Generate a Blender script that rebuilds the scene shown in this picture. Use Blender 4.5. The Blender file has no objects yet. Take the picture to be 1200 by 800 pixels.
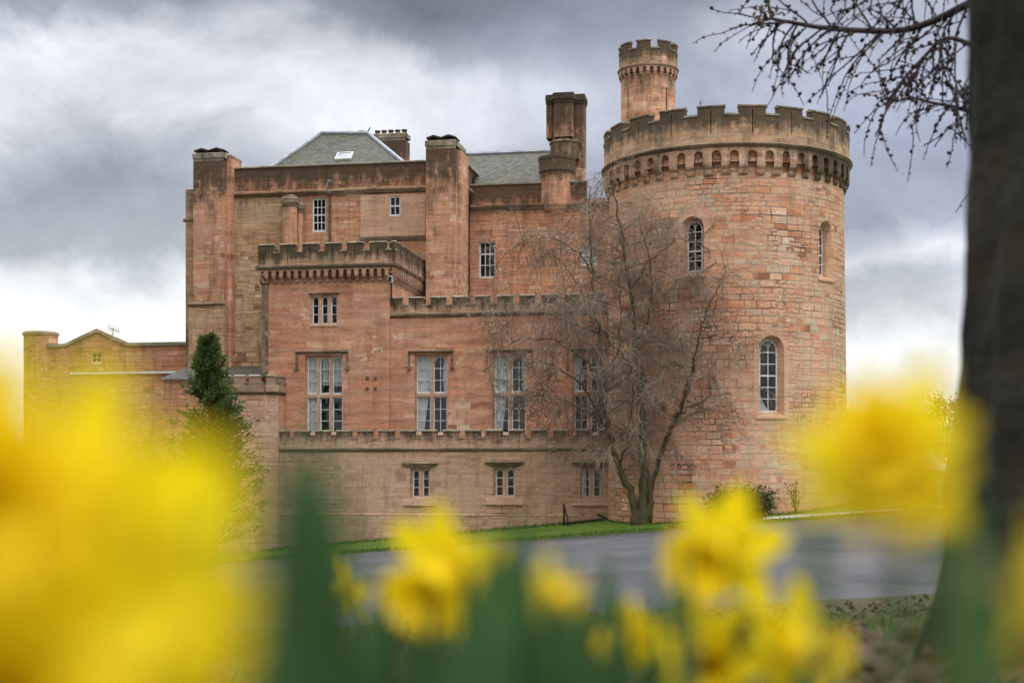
import bpy, math, random
from math import radians as R, sin, cos, tan, pi, atan2, sqrt, floor, ceil
from mathutils import Vector, Matrix, noise as mnoise

random.seed(7)
sc = bpy.context.scene
COL = sc.collection

# ------------------------------------------------------------------ camera
FPX, CX, HY, EYE = 1666.7, 600.0, 550.0, 0.36      # focal length in pixels of the 1200 px wide photo, horizon row, eye height
cd = bpy.data.cameras.new('camera')
cd.sensor_width = 36; cd.lens = 50; cd.shift_y = 0.125
cd.clip_start = 0.05; cd.clip_end = 5000
cd.dof.use_dof = True; cd.dof.focus_distance = 45; cd.dof.aperture_fstop = 2.25; cd.dof.aperture_blades = 9
cam = bpy.data.objects.new('camera', cd); COL.objects.link(cam)
cam.location = (0, 0, EYE); cam.rotation_euler = (R(90), 0, 0)
sc.camera = cam

# ------------------------------------------------------------------ light
SUN_EL, SUN_AZ = 42, 215            # azimuth clockwise from +Y: behind the camera, to the left
world = bpy.data.worlds.new('World'); sc.world = world; world.use_nodes = True
sun = bpy.data.lights.new('sun', 'SUN'); sun.energy = 2.4; sun.angle = R(12); sun.color = (1, .93, .84)
so = bpy.data.objects.new('sun', sun); COL.objects.link(so)
sdir = Vector((sin(R(SUN_AZ)) * cos(R(SUN_EL)), cos(R(SUN_AZ)) * cos(R(SUN_EL)), sin(R(SUN_EL))))
so.rotation_euler = sdir.to_track_quat('Z', 'Y').to_euler()
sc.view_settings.view_transform = 'Standard'; sc.view_settings.look = 'None'
sc.view_settings.gamma = 1; sc.view_settings.use_curve_mapping = False
sc.view_settings.exposure = 1.0
sc.render.engine = 'CYCLES'
sc.cycles.use_denoising = True
sc.cycles.max_bounces = 5; sc.cycles.diffuse_bounces = 2; sc.cycles.transparent_max_bounces = 8
sc.cycles.caustics_reflective = False; sc.cycles.caustics_refractive = False


class NT:
    """short hand for building node trees"""
    def __init__(s, tree):
        s.t = tree; s.n = tree.nodes; s.l = tree.links
    def add(s, typ, props=None, **ins):
        nd = s.n.new(typ)
        for k, v in (props or {}).items(): setattr(nd, k, v)
        for k, v in ins.items():
            key = int(k[1:]) if k[0] == 'i' and k[1:].isdigit() else k.replace('_', ' ')
            s.set(nd.inputs[key], v)
        return nd
    def set(s, sock, v):
        if isinstance(v, bpy.types.NodeSocket): s.l.new(v, sock)
        elif isinstance(v, bpy.types.Node): s.l.new(v.outputs[0], sock)
        else:
            if isinstance(v, tuple) and len(v) == 3 and sock.type == 'RGBA': v = v + (1,)
            sock.default_value = v
    def math(s, op, a, b=0.0, c=None):
        nd = s.n.new('ShaderNodeMath'); nd.operation = op
        s.set(nd.inputs[0], a); s.set(nd.inputs[1], b)
        if c is not None: s.set(nd.inputs[2], c)
        return nd.outputs[0]
    def mix(s, f, a, b, blend='MIX'):
        nd = s.n.new('ShaderNodeMix'); nd.data_type = 'RGBA'; nd.blend_type = blend
        s.set(nd.inputs[0], f); s.set(nd.inputs[6], a); s.set(nd.inputs[7], b)
        return nd.outputs[2]
    def ramp(s, f, stops, interp='LINEAR'):
        nd = s.n.new('ShaderNodeValToRGB'); cr = nd.color_ramp; cr.interpolation = interp
        while len(cr.elements) < len(stops): cr.elements.new(.5)
        for e, (p, c) in zip(cr.elements, stops):
            e.position = p
            e.color = (c, c, c, 1) if not isinstance(c, tuple) else c + (1,)
        s.set(nd.inputs[0], f)
        return nd.outputs[0]
    def noise(s, vec, scale, detail=3, rough=.55, dist=0.0):
        nd = s.n.new('ShaderNodeTexNoise')
        if vec is not None: s.set(nd.inputs['Vector'], vec)
        nd.inputs['Scale'].default_value = scale; nd.inputs['Detail'].default_value = detail
        nd.inputs['Roughness'].default_value = rough; nd.inputs['Distortion'].default_value = dist
        return nd.outputs[0]
    def mapping(s, vec, scale=(1, 1, 1), loc=(0, 0, 0)):
        nd = s.n.new('ShaderNodeMapping'); s.set(nd.inputs[0], vec)
        nd.inputs['Scale'].default_value = scale; nd.inputs['Location'].default_value = loc
        return nd.outputs[0]
    def comb(s, x, y, z=0.0):
        nd = s.n.new('ShaderNodeCombineXYZ'); s.set(nd.inputs[0], x); s.set(nd.inputs[1], y); s.set(nd.inputs[2], z)
        return nd.outputs[0]


def build_world():
    t = NT(world.node_tree); t.n.clear()
    sky = t.add('ShaderNodeTexSky'); sky.sky_type = 'NISHITA'; sky.sun_disc = False
    sky.sun_elevation = R(SUN_EL); sky.sun_rotation = R(SUN_AZ)
    bg1 = t.add('ShaderNodeBackground', None, Color=sky.outputs[0], Strength=0.1)
    tc = t.add('ShaderNodeTexCoord')
    d = tc.outputs['Generated']
    sp = t.add('ShaderNodeSeparateXYZ', None, Vector=d)
    x, y, z = sp.outputs
    hor = t.math('SQRT', t.math('ADD', t.math('MULTIPLY', x, x), t.math('MULTIPLY', y, y)))
    el = t.math('DIVIDE', z, t.math('MAXIMUM', hor, .02))            # tangent of the elevation
    az = t.math('ARCTAN2', x, y)
    # cloud layers: noise stretched sideways, warped
    p = t.comb(az, t.math('MULTIPLY', el, 1.25), 0.0)
    warp = t.noise(t.mapping(p, (1, 1, 1), (3.1, 1.7, .2)), 3.6, 6, .58, .3)
    warp2 = t.noise(t.mapping(p, (1, 1, 1), (7.7, 4.2, .9)), 9.0, 6, .62, .5)
    big = t.noise(t.mapping(p, (1, 1, 1), (1.3, 9.1, .4)), 5.0, 5, .6, .4)
    ew = t.math('ADD', el, t.math('MULTIPLY', t.math('SUBTRACT', warp, .5), .15))
    ew = t.math('ADD', ew, t.math('MULTIPLY', t.math('SUBTRACT', warp2, .5), .06))
    e2 = t.math('MULTIPLY', ew, 2.0)
    left = t.ramp(e2, [(.0, (.74, .74, .75)), (.17, (.76, .76, .77)), (.235, (.58, .59, .61)), (.275, (.30, .315, .345)), (.36, (.26, .275, .31)), (.42, (.37, .385, .42)),
        (.48, (.53, .54, .575)), (.565, (.51, .525, .56)), (.61, (.24, .255, .29)), (.66, (.125, .132, .155)), (.80, (.16, .17, .20)), (1.0, (.4, .41, .43))])
    right = t.ramp(e2, [(.0, (.76, .76, .77)), (.17, (.80, .80, .81)), (.215, (.46, .465, .49)), (.255, (.36, .37, .41)), (.29, (.53, .54, .57)), (.33, (.27, .285, .345)),
        (.42, (.23, .245, .31)), (.50, (.28, .295, .36)), (.58, (.27, .285, .34)), (.66, (.20, .21, .255)), (.80, (.17, .18, .21)), (1.0, (.4, .41, .43))])
    side = t.ramp(t.math('ADD', t.math('ADD', az, .5), t.math('MULTIPLY', t.math('SUBTRACT', warp, .5), .5)), [(.44, 0.0), (.66, 1.0)])
    bands = t.mix(side, left, right)
    cov = .80
    mod = t.ramp(t.math('ADD', t.math('MULTIPLY', big, .65), t.math('MULTIPLY', warp2, .35)), [(.30, .56 * cov), (.44, .84 * cov), (.54, 1.04 * cov), (.66, 1.32 * cov)])
    cloud = t.mix(1.0, bands, mod, 'MULTIPLY')
    # the overcast layer is thinner and brighter towards the zenith, above anything the picture shows
    zen = t.add('ShaderNodeMapRange', None, Value=z); zen.inputs['From Min'].default_value = .42; zen.inputs['From Max'].default_value = .8
    cloud = t.mix(zen.outputs[0], cloud, (2.0, 2.05, 2.15))
    bg2 = t.add('ShaderNodeBackground', None, Color=cloud, Strength=1.0)
    mx = t.add('ShaderNodeMixShader', None, i0=.93, i1=bg1.outputs[0], i2=bg2.outputs[0])
    out = t.add('ShaderNodeOutputWorld', None, Surface=mx.outputs[0])
build_world()

# ------------------------------------------------------------------ materials
def mat(name):
    m = bpy.data.materials.new(name); m.use_nodes = True
    t = NT(m.node_tree); t.n.clear()
    out = t.add('ShaderNodeOutputMaterial')
    b = t.add('ShaderNodeBsdfPrincipled')
    t.l.new(b.outputs[0], out.inputs[0])
    b.inputs['Specular IOR Level'].default_value = .25
    return m, t, b, out


GAIN = 1.50
def hue(c):
    return (c[0] * GAIN, c[1] * GAIN * 1.0, c[2] * GAIN * .98)
def stone(name, pal, rowh, bw, mortar, msize=.012, mfac=.7, bed=.35, patch=((.4, .3, .2), .3), grime=.5, bump=.5,
          grime_col=(.035, .033, .026), green=.0, wob=.02, sootk=1.0, bedy=7.0):
    """coursed sandstone: courses of uneven height, blocks of uneven length, each block its own tint"""
    m, t, b, out = mat(name)
    uv = t.add('ShaderNodeUVMap').outputs[0]
    pos = t.add('ShaderNodeNewGeometry').outputs['Position']
    wn = t.add('ShaderNodeTexNoise', None, Vector=uv, Scale=2.3, Detail=3.0)
    off = t.add('ShaderNodeVectorMath', {'operation': 'MULTIPLY_ADD'}, i0=wn.outputs['Color'], i1=(wob * 2, wob * 2, 0), i2=uv)
    sp = t.add('ShaderNodeSeparateXYZ', None, Vector=off.outputs[0])
    u, v = sp.outputs[0], sp.outputs[1]
    n1 = t.noise(t.comb(0.0, t.math('MULTIPLY', v, .55 / rowh), 4.0), 1.0, 1)
    v2 = t.math('ADD', v, t.math('MULTIPLY', n1, rowh * 1.1))
    row = t.math('FLOOR', t.math('DIVIDE', v2, rowh))
    wr = t.add('ShaderNodeTexWhiteNoise', {'noise_dimensions': '1D'}, W=row).outputs[0]
    n2 = t.noise(t.comb(t.math('MULTIPLY', u, .75 / bw), t.math('MULTIPLY', row, 3.7), 1.0), 1.0, 1)
    u2 = t.math('ADD', t.math('ADD', u, t.math('MULTIPLY', wr, 13.7)), t.math('MULTIPLY', n2, bw * 1.1))
    br = t.add('ShaderNodeTexBrick', {'offset': .5, 'squash': 1.0}, Vector=t.comb(u2, v2, 0.0), Color1=(0, 0, 0), Color2=(1, 1, 1), Mortar=(.5, .5, .5), Scale=1.0)
    br.inputs['Mortar Size'].default_value = msize; br.inputs['Mortar Smooth'].default_value = .3
    br.inputs['Brick Width'].default_value = bw; br.inputs['Row Height'].default_value = rowh
    # a second, smaller coursing takes over in irregular areas
    br2 = t.add('ShaderNodeTexBrick', {'offset': .37, 'squash': 1.0}, Vector=t.comb(t.math('MULTIPLY', u2, 1.13), t.math('ADD', v2, .07), 0.0), Color1=(0, 0, 0), Color2=(1, 1, 1), Mortar=(.5, .5, .5), Scale=1.0)
    br2.inputs['Mortar Size'].default_value = msize * .8; br2.inputs['Mortar Smooth'].default_value = .3
    br2.inputs['Brick Width'].default_value = bw * .62; br2.inputs['Row Height'].default_value = rowh * .66
    lay = t.ramp(t.noise(off.outputs[0], .55, 3, .6), [(.515, 0.0), (.525, 1.0)])
    rnd = t.mix(lay, br.outputs['Color'], br2.outputs['Color']); joint = t.mix(lay, br.outputs['Fac'], br2.outputs['Fac'])
    smooth_ = t.ramp(t.noise(t.mapping(pos, (.3, .3, .55)), 1.0, 4, .65), [(.38, .25), (.55, 1.0)])
    rnd2 = t.mix(smooth_, (.55, .55, .55), rnd)
    col = t.ramp(rnd2, [(p, hue(q)) for p, q in pal])
    # broad patches of a second colour
    pn = t.noise(pos, .33, 4, .6)
    pm = t.ramp(pn, [(.42, 0.0), (.62, 1.0)])
    col = t.mix(t.math('MULTIPLY', pm, patch[1]), col, hue(patch[0]))
    # bedding: thin darker and paler layers inside the blocks
    bedn = t.noise(t.mapping(off.outputs[0], (.45 if bedy < 5 else .55, bedy, 1)), 1.0, 4, .65)
    col = t.mix(bed, col, t.ramp(bedn, [(.28, .36), (.5, 1.0), (.72, 1.6)]), 'MULTIPLY')
    fine = t.noise(pos, 9.0, 5, .7)
    col = t.mix(.5, col, t.ramp(fine, [(.3, .6), (.5, 1.0), (.7, 1.35)]), 'MULTIPLY')
    # joints: in places dark and open, in places filled with pale mortar
    jn = t.ramp(t.noise(pos, .5, 2), [(.42, 0.0), (.55, 1.0)])
    jc = t.mix(jn, mortar, (.055, .04, .032))
    jm = t.math('MULTIPLY', t.math('MULTIPLY', joint, smooth_), t.ramp(t.noise(pos, .9, 3), [(.35, .25 * mfac), (.6, mfac)]))
    col = t.mix(jm, col, jc)
    # soot streaks running down and blotches of lichen
    gs = t.noise(t.mapping(off.outputs[0], (1.6, .22, 1)), 1.0, 5, .65)
    gm = t.math('MULTIPLY', t.ramp(gs, [(.5, 0.0), (.72, 1.0)]), grime)
    col = t.mix(gm, col, grime_col)
    if green:
        gr = t.math('MULTIPLY', t.ramp(t.noise(pos, 1.3, 5, .7), [(.45, 0.0), (.62, 1.0)]), green)
        col = t.mix(gr, col, (.085, .09, .04))
    # pale salt bloom and cream beds
    cr = t.ramp(t.noise(t.mapping(off.outputs[0], (.35, 2.2, 1), (5, 3, 0)), 1.0, 5, .7), [(.50, 0.0), (.72, .6)])
    col = t.mix(cr, col, (.72, .50, .34))
    # soot and black lichen, where the stone is marked as weather-beaten
    so_ = t.add('ShaderNodeAttribute', {'attribute_name': 'soot'}).outputs['Fac']
    sn = t.math('ADD', t.math('MULTIPLY', t.noise(t.mapping(off.outputs[0], (2.2, .5, 1)), 1.0, 5, .7), .65), t.math('MULTIPLY', t.noise(pos, 2.6, 5, .75), .35))
    sm = t.ramp(t.math('ADD', sn, t.math('MULTIPLY', so_, .54 * sootk)), [(.60, 0.0), (.78, .88)])
    col = t.mix(sm, col, t.mix(t.noise(pos, 4.0, 3), (.03, .022, .015), (.10, .078, .048)))
    b.inputs['Roughness'].default_value = .93
    t.set(b.inputs['Base Color'], col)
    h = t.math('ADD', t.math('MULTIPLY', joint, -1.0), t.math('MULTIPLY', t.math('ADD', fine, t.math('MULTIPLY', rnd, .5)), .6))
    bp = t.add('ShaderNodeBump', None, Height=h, Strength=bump, Distance=.03)
    t.l.new(bp.outputs[0], b.inputs['Normal'])
    return m

PINK = [(0.0, (.25, .10, .055)), (.2, (.40, .185, .11)), (.45, (.47, .245, .155)), (.7, (.43, .20, .11)), (.88, (.52, .32, .215)), (1.0, (.60, .42, .30))]
TOWR = [(0.0, (.19, .085, .05)), (.18, (.40, .165, .09)), (.42, (.46, .26, .165)), (.6, (.40, .27, .175)), (.8, (.37, .29, .205)), (.92, (.50, .25, .145)), (1.0, (.56, .42, .31))]
TANR = [(0.0, (.17, .095, .055)), (.3, (.35, .22, .12)), (.6, (.42, .30, .175)), (.85, (.36, .21, .115)), (1.0, (.52, .42, .29))]
M = {}
M['ashlar'] = stone('pink_ashlar', PINK, .34, .95, (.50, .37, .27), .009, .5, .5, ((.36, .14, .075), .5), .3, .4, bedy=3.0)
M['tower'] = stone('tower_stone', TOWR, .31, .66, (.50, .40, .30), .026, 1.0, .4, ((.44, .19, .10), .5), .35, 1.0)
M['rubble'] = stone('tan_stone', TANR, .29, .62, (.47, .39, .28), .020, .9, .45, ((.38, .19, .095), .55), .45, .6, green=.12)
M['upper'] = stone('red_ashlar', [(p, (c[0] * .93, c[1] * .86, c[2] * .82)) for p, c in PINK], .30, .7, (.47, .35, .26), .016, .85, .55, ((.40, .19, .085), .55), .55, .8)
M['base'] = stone('basement_stone', TANR[1:] + [(1.0, (.5, .33, .24))] if False else [(0.0, (.30, .17, .11)), (.35, (.43, .26, .175)), (.7, (.47, .31, .215)), (1.0, (.40, .27, .19))], .30, .62, (.52, .42, .33), .018, .9, .35, ((.46, .24, .16), .4), .35, .5)
M['weathered'] = stone('weathered_stone', [(0.0, (.24, .14, .08)), (.4, (.38, .22, .13)), (.7, (.44, .27, .165)), (1.0, (.30, .205, .13))], .36, .85, (.34, .26, .18), .012, .6, .45, ((.20, .155, .105), .55), .65, .5, green=.2)
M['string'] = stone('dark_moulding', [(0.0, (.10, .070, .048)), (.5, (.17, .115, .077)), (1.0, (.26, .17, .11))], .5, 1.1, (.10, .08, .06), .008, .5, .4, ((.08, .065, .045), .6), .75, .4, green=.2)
M['cope'] = stone('coping_stone', [(0.0, (.20, .17, .125)), (.5, (.29, .25, .185)), (1.0, (.36, .315, .24))], .5, 1.0, (.12, .10, .08), .01, .5, .4, ((.13, .12, .075), .6), .5, .5, green=.3, sootk=.35)
M['dressed'] = stone('dressed_stone', [(0.0, (.36, .19, .12)), (.5, (.44, .26, .17)), (1.0, (.48, .31, .21))], .45, 1.4, (.42, .3, .22), .006, .4, .4, ((.34, .19, .12), .4), .35, .3)
M['corbel'] = stone('corbel_stone', [(0.0, (.31, .17, .105)), (.5, (.41, .245, .16)), (1.0, (.46, .31, .21))], .5, 1.4, (.4, .3, .22), .004, .4, .35, ((.24, .15, .10), .5), .6, .3)
M['stack'] = stone('chimney_stone', PINK, .36, .8, (.46, .34, .25), .009, .5, .45, ((.34, .18, .10), .5), .75, .3, green=.12)


def slate():
    m, t, b, out = mat('mossy_slate')
    uv = t.add('ShaderNodeUVMap').outputs[0]; pos = t.add('ShaderNodeNewGeometry').outputs['Position']
    br = t.add('ShaderNodeTexBrick', {'offset': .5}, Vector=uv, Color1=(0, 0, 0), Color2=(1, 1, 1), Mortar=(0, 0, 0), Scale=1.0)
    br.inputs['Brick Width'].default_value = .3; br.inputs['Row Height'].default_value = .22; br.inputs['Mortar Size'].default_value = .012
    c = t.ramp(br.outputs['Color'], [(0, (.06, .058, .053)), (.5, (.095, .093, .086)), (1, (.14, .137, .122))])
    mo = t.ramp(t.noise(pos, 1.1, 6, .72), [(.40, 0.0), (.66, .8)])
    c = t.mix(mo, c, (.115, .105, .035))
    li = t.ramp(t.noise(pos, 4.5, 4, .75), [(.56, 0.0), (.68, .8)])
    c = t.mix(li, c, (.20, .20, .165))
    c = t.mix(br.outputs['Fac'], c, (.03, .03, .03))
    t.set(b.inputs['Base Color'], c); b.inputs['Roughness'].default_value = .75
    bp = t.add('ShaderNodeBump', None, Height=t.math('SUBTRACT', br.outputs['Color'], br.outputs['Fac']), Strength=.5, Distance=.03)
    t.l.new(bp.outputs[0], b.inputs['Normal'])
    return m
M['slate'] = slate()


def plain(name, col, rough=.6, var=.25, scale=6.0, metal=0.0, spec=.3, col2=None, bump=0.0):
    m, t, b, out = mat(name)
    pos = t.add('ShaderNodeNewGeometry').outputs['Position']
    n = t.noise(pos, scale, 4, .6)
    c2 = col2 or tuple(c * (1 - var * 1.6) for c in col)
    c = t.mix(t.ramp(n, [(.35, 0.0), (.65, 1.0)]), col, c2)
    t.set(b.inputs['Base Color'], c); b.inputs['Roughness'].default_value = rough
    b.inputs['Metallic'].default_value = metal; b.inputs['Specular IOR Level'].default_value = spec
    if bump:
        bp = t.add('ShaderNodeBump', None, Height=n, Strength=bump, Distance=.05)
        t.l.new(bp.outputs[0], b.inputs['Normal'])
    return m
M['paint'] = plain('white_paint', (.85, .84, .81), .5, .12, 3)
M['lead'] = plain('lead', (.42, .44, .47), .5, .25, 1.5)
M['iron'] = plain('black_iron', (.02, .02, .02), .5, .3)
M['brown_iron'] = plain('brown_iron', (.20, .14, .10), .6, .3)
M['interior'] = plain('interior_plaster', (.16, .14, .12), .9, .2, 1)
M['curtain'] = plain('lace_curtain', (.88, .88, .85), .9, .15, 5)
M['blind'] = plain('roller_blind', (.62, .60, .55), .9, .1, 3)
M['pot'] = plain('chimney_pot', (.17, .125, .09), .9, .5, 3, bump=.3)
M['gravel'] = plain('gravel_path', (.55, .50, .43), .95, .2, 12)


def glass():
    m, t, b, out = mat('window_glass')
    t.n.remove(b)
    tr = t.add('ShaderNodeBsdfTransparent', None, Color=(.93, .95, .95))
    pos = t.add('ShaderNodeNewGeometry').outputs['Position']
    bp = t.add('ShaderNodeBump', None, Height=t.noise(pos, 1.7, 2), Strength=.12, Distance=.05)
    gl = t.add('ShaderNodeBsdfGlossy', None, Color=(.9, .93, 1.0), Roughness=.04, Normal=bp.outputs[0])
    fr = t.add('ShaderNodeFresnel', None, IOR=1.5)
    mx = t.add('ShaderNodeMixShader', None, i0=t.math('ADD', t.math('MULTIPLY', fr.outputs[0], .45), .012), i1=tr.outputs[0], i2=gl.outputs[0])
    t.l.new(mx.outputs[0], out.inputs[0])
    return m
M['glass'] = glass()


def leafy(name, c1, c2, scale=3.0, trans=.3, rough=.55):
    m, t, b, out = mat(name)
    pos = t.add('ShaderNodeNewGeometry').outputs['Position']
    n = t.noise(pos, scale, 4, .65)
    c = t.mix(t.ramp(n, [(.35, 0.0), (.65, 1.0)]), c1, c2)
    t.set(b.inputs['Base Color'], c); b.inputs['Roughness'].default_value = rough
    tl = t.add('ShaderNodeBsdfTranslucent', None, Color=c)
    mx = t.add('ShaderNodeMixShader', None, i0=trans, i1=b.outputs[0], i2=tl.outputs[0])
    t.l.new(mx.outputs[0], out.inputs[0])
    return m
M['petal'] = leafy('daffodil_petal', (.88, .73, .010), (.85, .67, .008), 25, .35)
M['trumpet'] = leafy('daffodil_trumpet', (.87, .66, .007), (.84, .58, .006), 30, .35)
M['stem'] = leafy('daffodil_stem', (.085, .16, .045), (.06, .12, .035), 20, .25)
M['strap'] = leafy('daffodil_leaf', (.052, .12, .036), (.034, .085, .028), 12, .3)
M['spathe'] = leafy('spathe', (.30, .19, .08), (.22, .13, .06), 30, .4)
M['conifer'] = leafy('conifer_foliage', (.055, .10, .022), (.12, .17, .045), 1.1, .35)
M['shrub'] = leafy('shrub_leaf', (.035, .055, .022), (.07, .085, .035), 1.8, .25)
M['ivy'] = leafy('climber_leaf', (.10, .13, .035), (.16, .17, .05), 2.5, .35)
M['far_tree'] = leafy('far_foliage', (.05, .06, .025), (.08, .08, .035), .2, .2)
M['litter'] = leafy('dead_leaf', (.12, .062, .03), (.06, .036, .02), 9, .2)
M['grassblade'] = leafy('grass_blade', (.06, .13, .025), (.09, .15, .035), 3, .3)
M['bark'] = plain('larch_bark', (.024, .020, .013), .95, .5, 3.2, col2=(.005, .007, .004), bump=1.0)
M['larch_twig'] = plain('larch_twig', (.06, .045, .045), .9, .4, 9)
M['cone'] = plain('larch_cone', (.045, .020, .024), .9, .4, 20)
M['birch_trunk'] = plain('mossy_bark', (.075, .07, .026), .95, .3, 2.5, col2=(.13, .11, .06), bump=.6)
M['twig'] = plain('pale_twig', (.36, .28, .205), .9, .3, .8, col2=(.17, .12, .085))


def terrain_mats():
    m, t, b, out = mat('lawn_grass')
    pos = t.add('ShaderNodeNewGeometry').outputs['Position']
    a = t.noise(pos, .35, 4, .6); f = t.noise(pos, 14.0, 4, .7)
    c = t.mix(t.ramp(a, [(.35, 0.0), (.65, 1.0)]), (.075, .155, .012), (.125, .21, .025))
    c = t.mix(.6, c, t.ramp(f, [(.3, .55), (.7, 1.4)]), 'MULTIPLY')
    mud = t.ramp(t.noise(pos, .8, 5, .7), [(.56, 0.0), (.70, .8)])
    c = t.mix(mud, c, (.085, .075, .035))
    t.set(b.inputs['Base Color'], c); b.inputs['Roughness'].default_value = .9
    bp = t.add('ShaderNodeBump', None, Height=f, Strength=.9, Distance=.06); t.l.new(bp.outputs[0], b.inputs['Normal'])
    M['lawn'] = m
    m, t, b, out = mat('worn_asphalt')
    pos = t.add('ShaderNodeNewGeometry').outputs['Position']
    a = t.noise(t.mapping(pos, (.25, .12, 1)), 1.0, 5, .6); f = t.noise(pos, 30.0, 4, .7)
    c = t.mix(t.ramp(a, [(.35, 0.0), (.65, 1.0)]), (.048, .048, .052), (.085, .081, .083))
    c = t.mix(.5, c, t.ramp(f, [(.3, .6), (.7, 1.4)]), 'MULTIPLY')
    wet = t.ramp(t.noise(t.mapping(pos, (.5, .16, 1), (4, 4, 0)), 1.0, 6, .7), [(.52, 0.0), (.66, .75)])
    c = t.mix(wet, c, (.032, .031, .033))
    t.set(b.inputs['Base Color'], c); b.inputs['Roughness'].default_value = .85
    bp = t.add('ShaderNodeBump', None, Height=f, Strength=.5, Distance=.02); t.l.new(bp.outputs[0], b.inputs['Normal'])
    M['road'] = m
    m, t, b, out = mat('woodland_floor')
    pos = t.add('ShaderNodeNewGeometry').outputs['Position']
    a = t.noise(pos, .7, 5, .65); f = t.noise(pos, 18.0, 5, .7)
    c = t.mix(t.ramp(a, [(.42, 0.0), (.6, 1.0)]), (.075, .05, .032), (.05, .075, .025))
    c = t.mix(.8, c, t.ramp(f, [(.3, .35), (.7, 1.6)]), 'MULTIPLY')
    t.set(b.inputs['Base Color'], c); b.inputs['Roughness'].default_value = .95
    bp = t.add('ShaderNodeBump', None, Height=f, Strength=1.0, Distance=.05); t.l.new(bp.outputs[0], b.inputs['Normal'])
    M['floor'] = m
    m, t, b, out = mat('field')
    pos = t.add('ShaderNodeNewGeometry').outputs['Position']
    a = t.noise(pos, .02, 4, .6)
    t.set(b.inputs['Base Color'], t.mix(a, (.09, .13, .03), (.13, .15, .05))); b.inputs['Roughness'].default_value = .95
    M['field'] = m
terrain_mats()


# ------------------------------------------------------------------ geometry helpers
def tag(o, label=None, cat=None, group=None, kind=None):
    if label: o['label'] = label
    if cat: o['category'] = cat
    if group: o['group'] = group
    if kind: o['kind'] = kind
    return o

def empty(name, loc=(0, 0, 0)):
    o = bpy.data.objects.new(name, None); COL.objects.link(o); o.location = loc
    return o

class Flat:
    """a vertical wall plane: s runs to the right along it, out comes forward of it"""
    def __init__(s, p, yaw):
        s.p = Vector((p[0], p[1])); s.yaw = yaw
        a = R(yaw); s.d = Vector((cos(a), -sin(a))); s.n = Vector((s.d.y, -s.d.x))
    ds = 1e9
    def pt(s, a, o, z):
        q = s.p + s.d * a + s.n * o
        return (q.x, q.y, z)
    def shift(s, o, a=0):
        q = s.p + s.n * o + s.d * a
        return Flat((q.x, q.y), s.yaw)
    def side(s, a, right=True):
        """frame of the wall running back from this one at s = a, facing right (or left)"""
        q = s.p + s.d * a
        return Flat((q.x, q.y), s.yaw - 90 if right else s.yaw + 90)
    def hit(s, px, py=HY):
        r = Vector(((px - CX) / FPX, 1.0))
        # s.p + d a = r t
        det = s.d.x * (-r.y) - (-r.x) * s.d.y
        a = (-s.p.x * (-r.y) - (-r.x) * (-s.p.y)) / det
        q = s.p + s.d * a
        return a, EYE + (HY - py) / FPX * q.y
    def S(s, px): return s.hit(px)[0]
    def Z(s, px, py): return s.hit(px, py)[1]

class Round:
    """a drum: s is the arc length at radius r, s = 0 on the side towards the camera"""
    def __init__(s, c, r, flare=None, ds=.25):
        s.c = Vector(c); s.r = r; s.flare = flare; s.ds = ds
        s.a0 = atan2(-s.c.x, s.c.y)         # turns so that s = 0 faces the camera
    def rad(s, z): return s.r + (s.flare(z) if s.flare else 0)
    def pt(s, a, o, z):
        an = a / s.r + s.a0; rr = s.rad(z) + o
        return (s.c.x + rr * sin(an), s.c.y - rr * cos(an), z)
    def hit(s, px, py=HY):
        r = Vector(((px - CX) / FPX, 1.0)); rn = r.normalized()
        b = rn.dot(s.c); k = s.c.length_squared - s.r ** 2
        disc = b * b - k
        t = b - sqrt(max(disc, 0))
        q = rn * t; e = q - s.c
        an = atan2(e.x, -e.y) - s.a0
        an = (an + pi) % (2 * pi) - pi
        return an * s.r, EYE + (HY - py) / FPX * q.y
    def S(s, px): return s.hit(px)[0]
    def Z(s, px, py): return s.hit(px, py)[1]
    def zf(s, py):
        return EYE + (HY - py) / FPX * (s.c.y - s.r * cos(s.a0))

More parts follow.
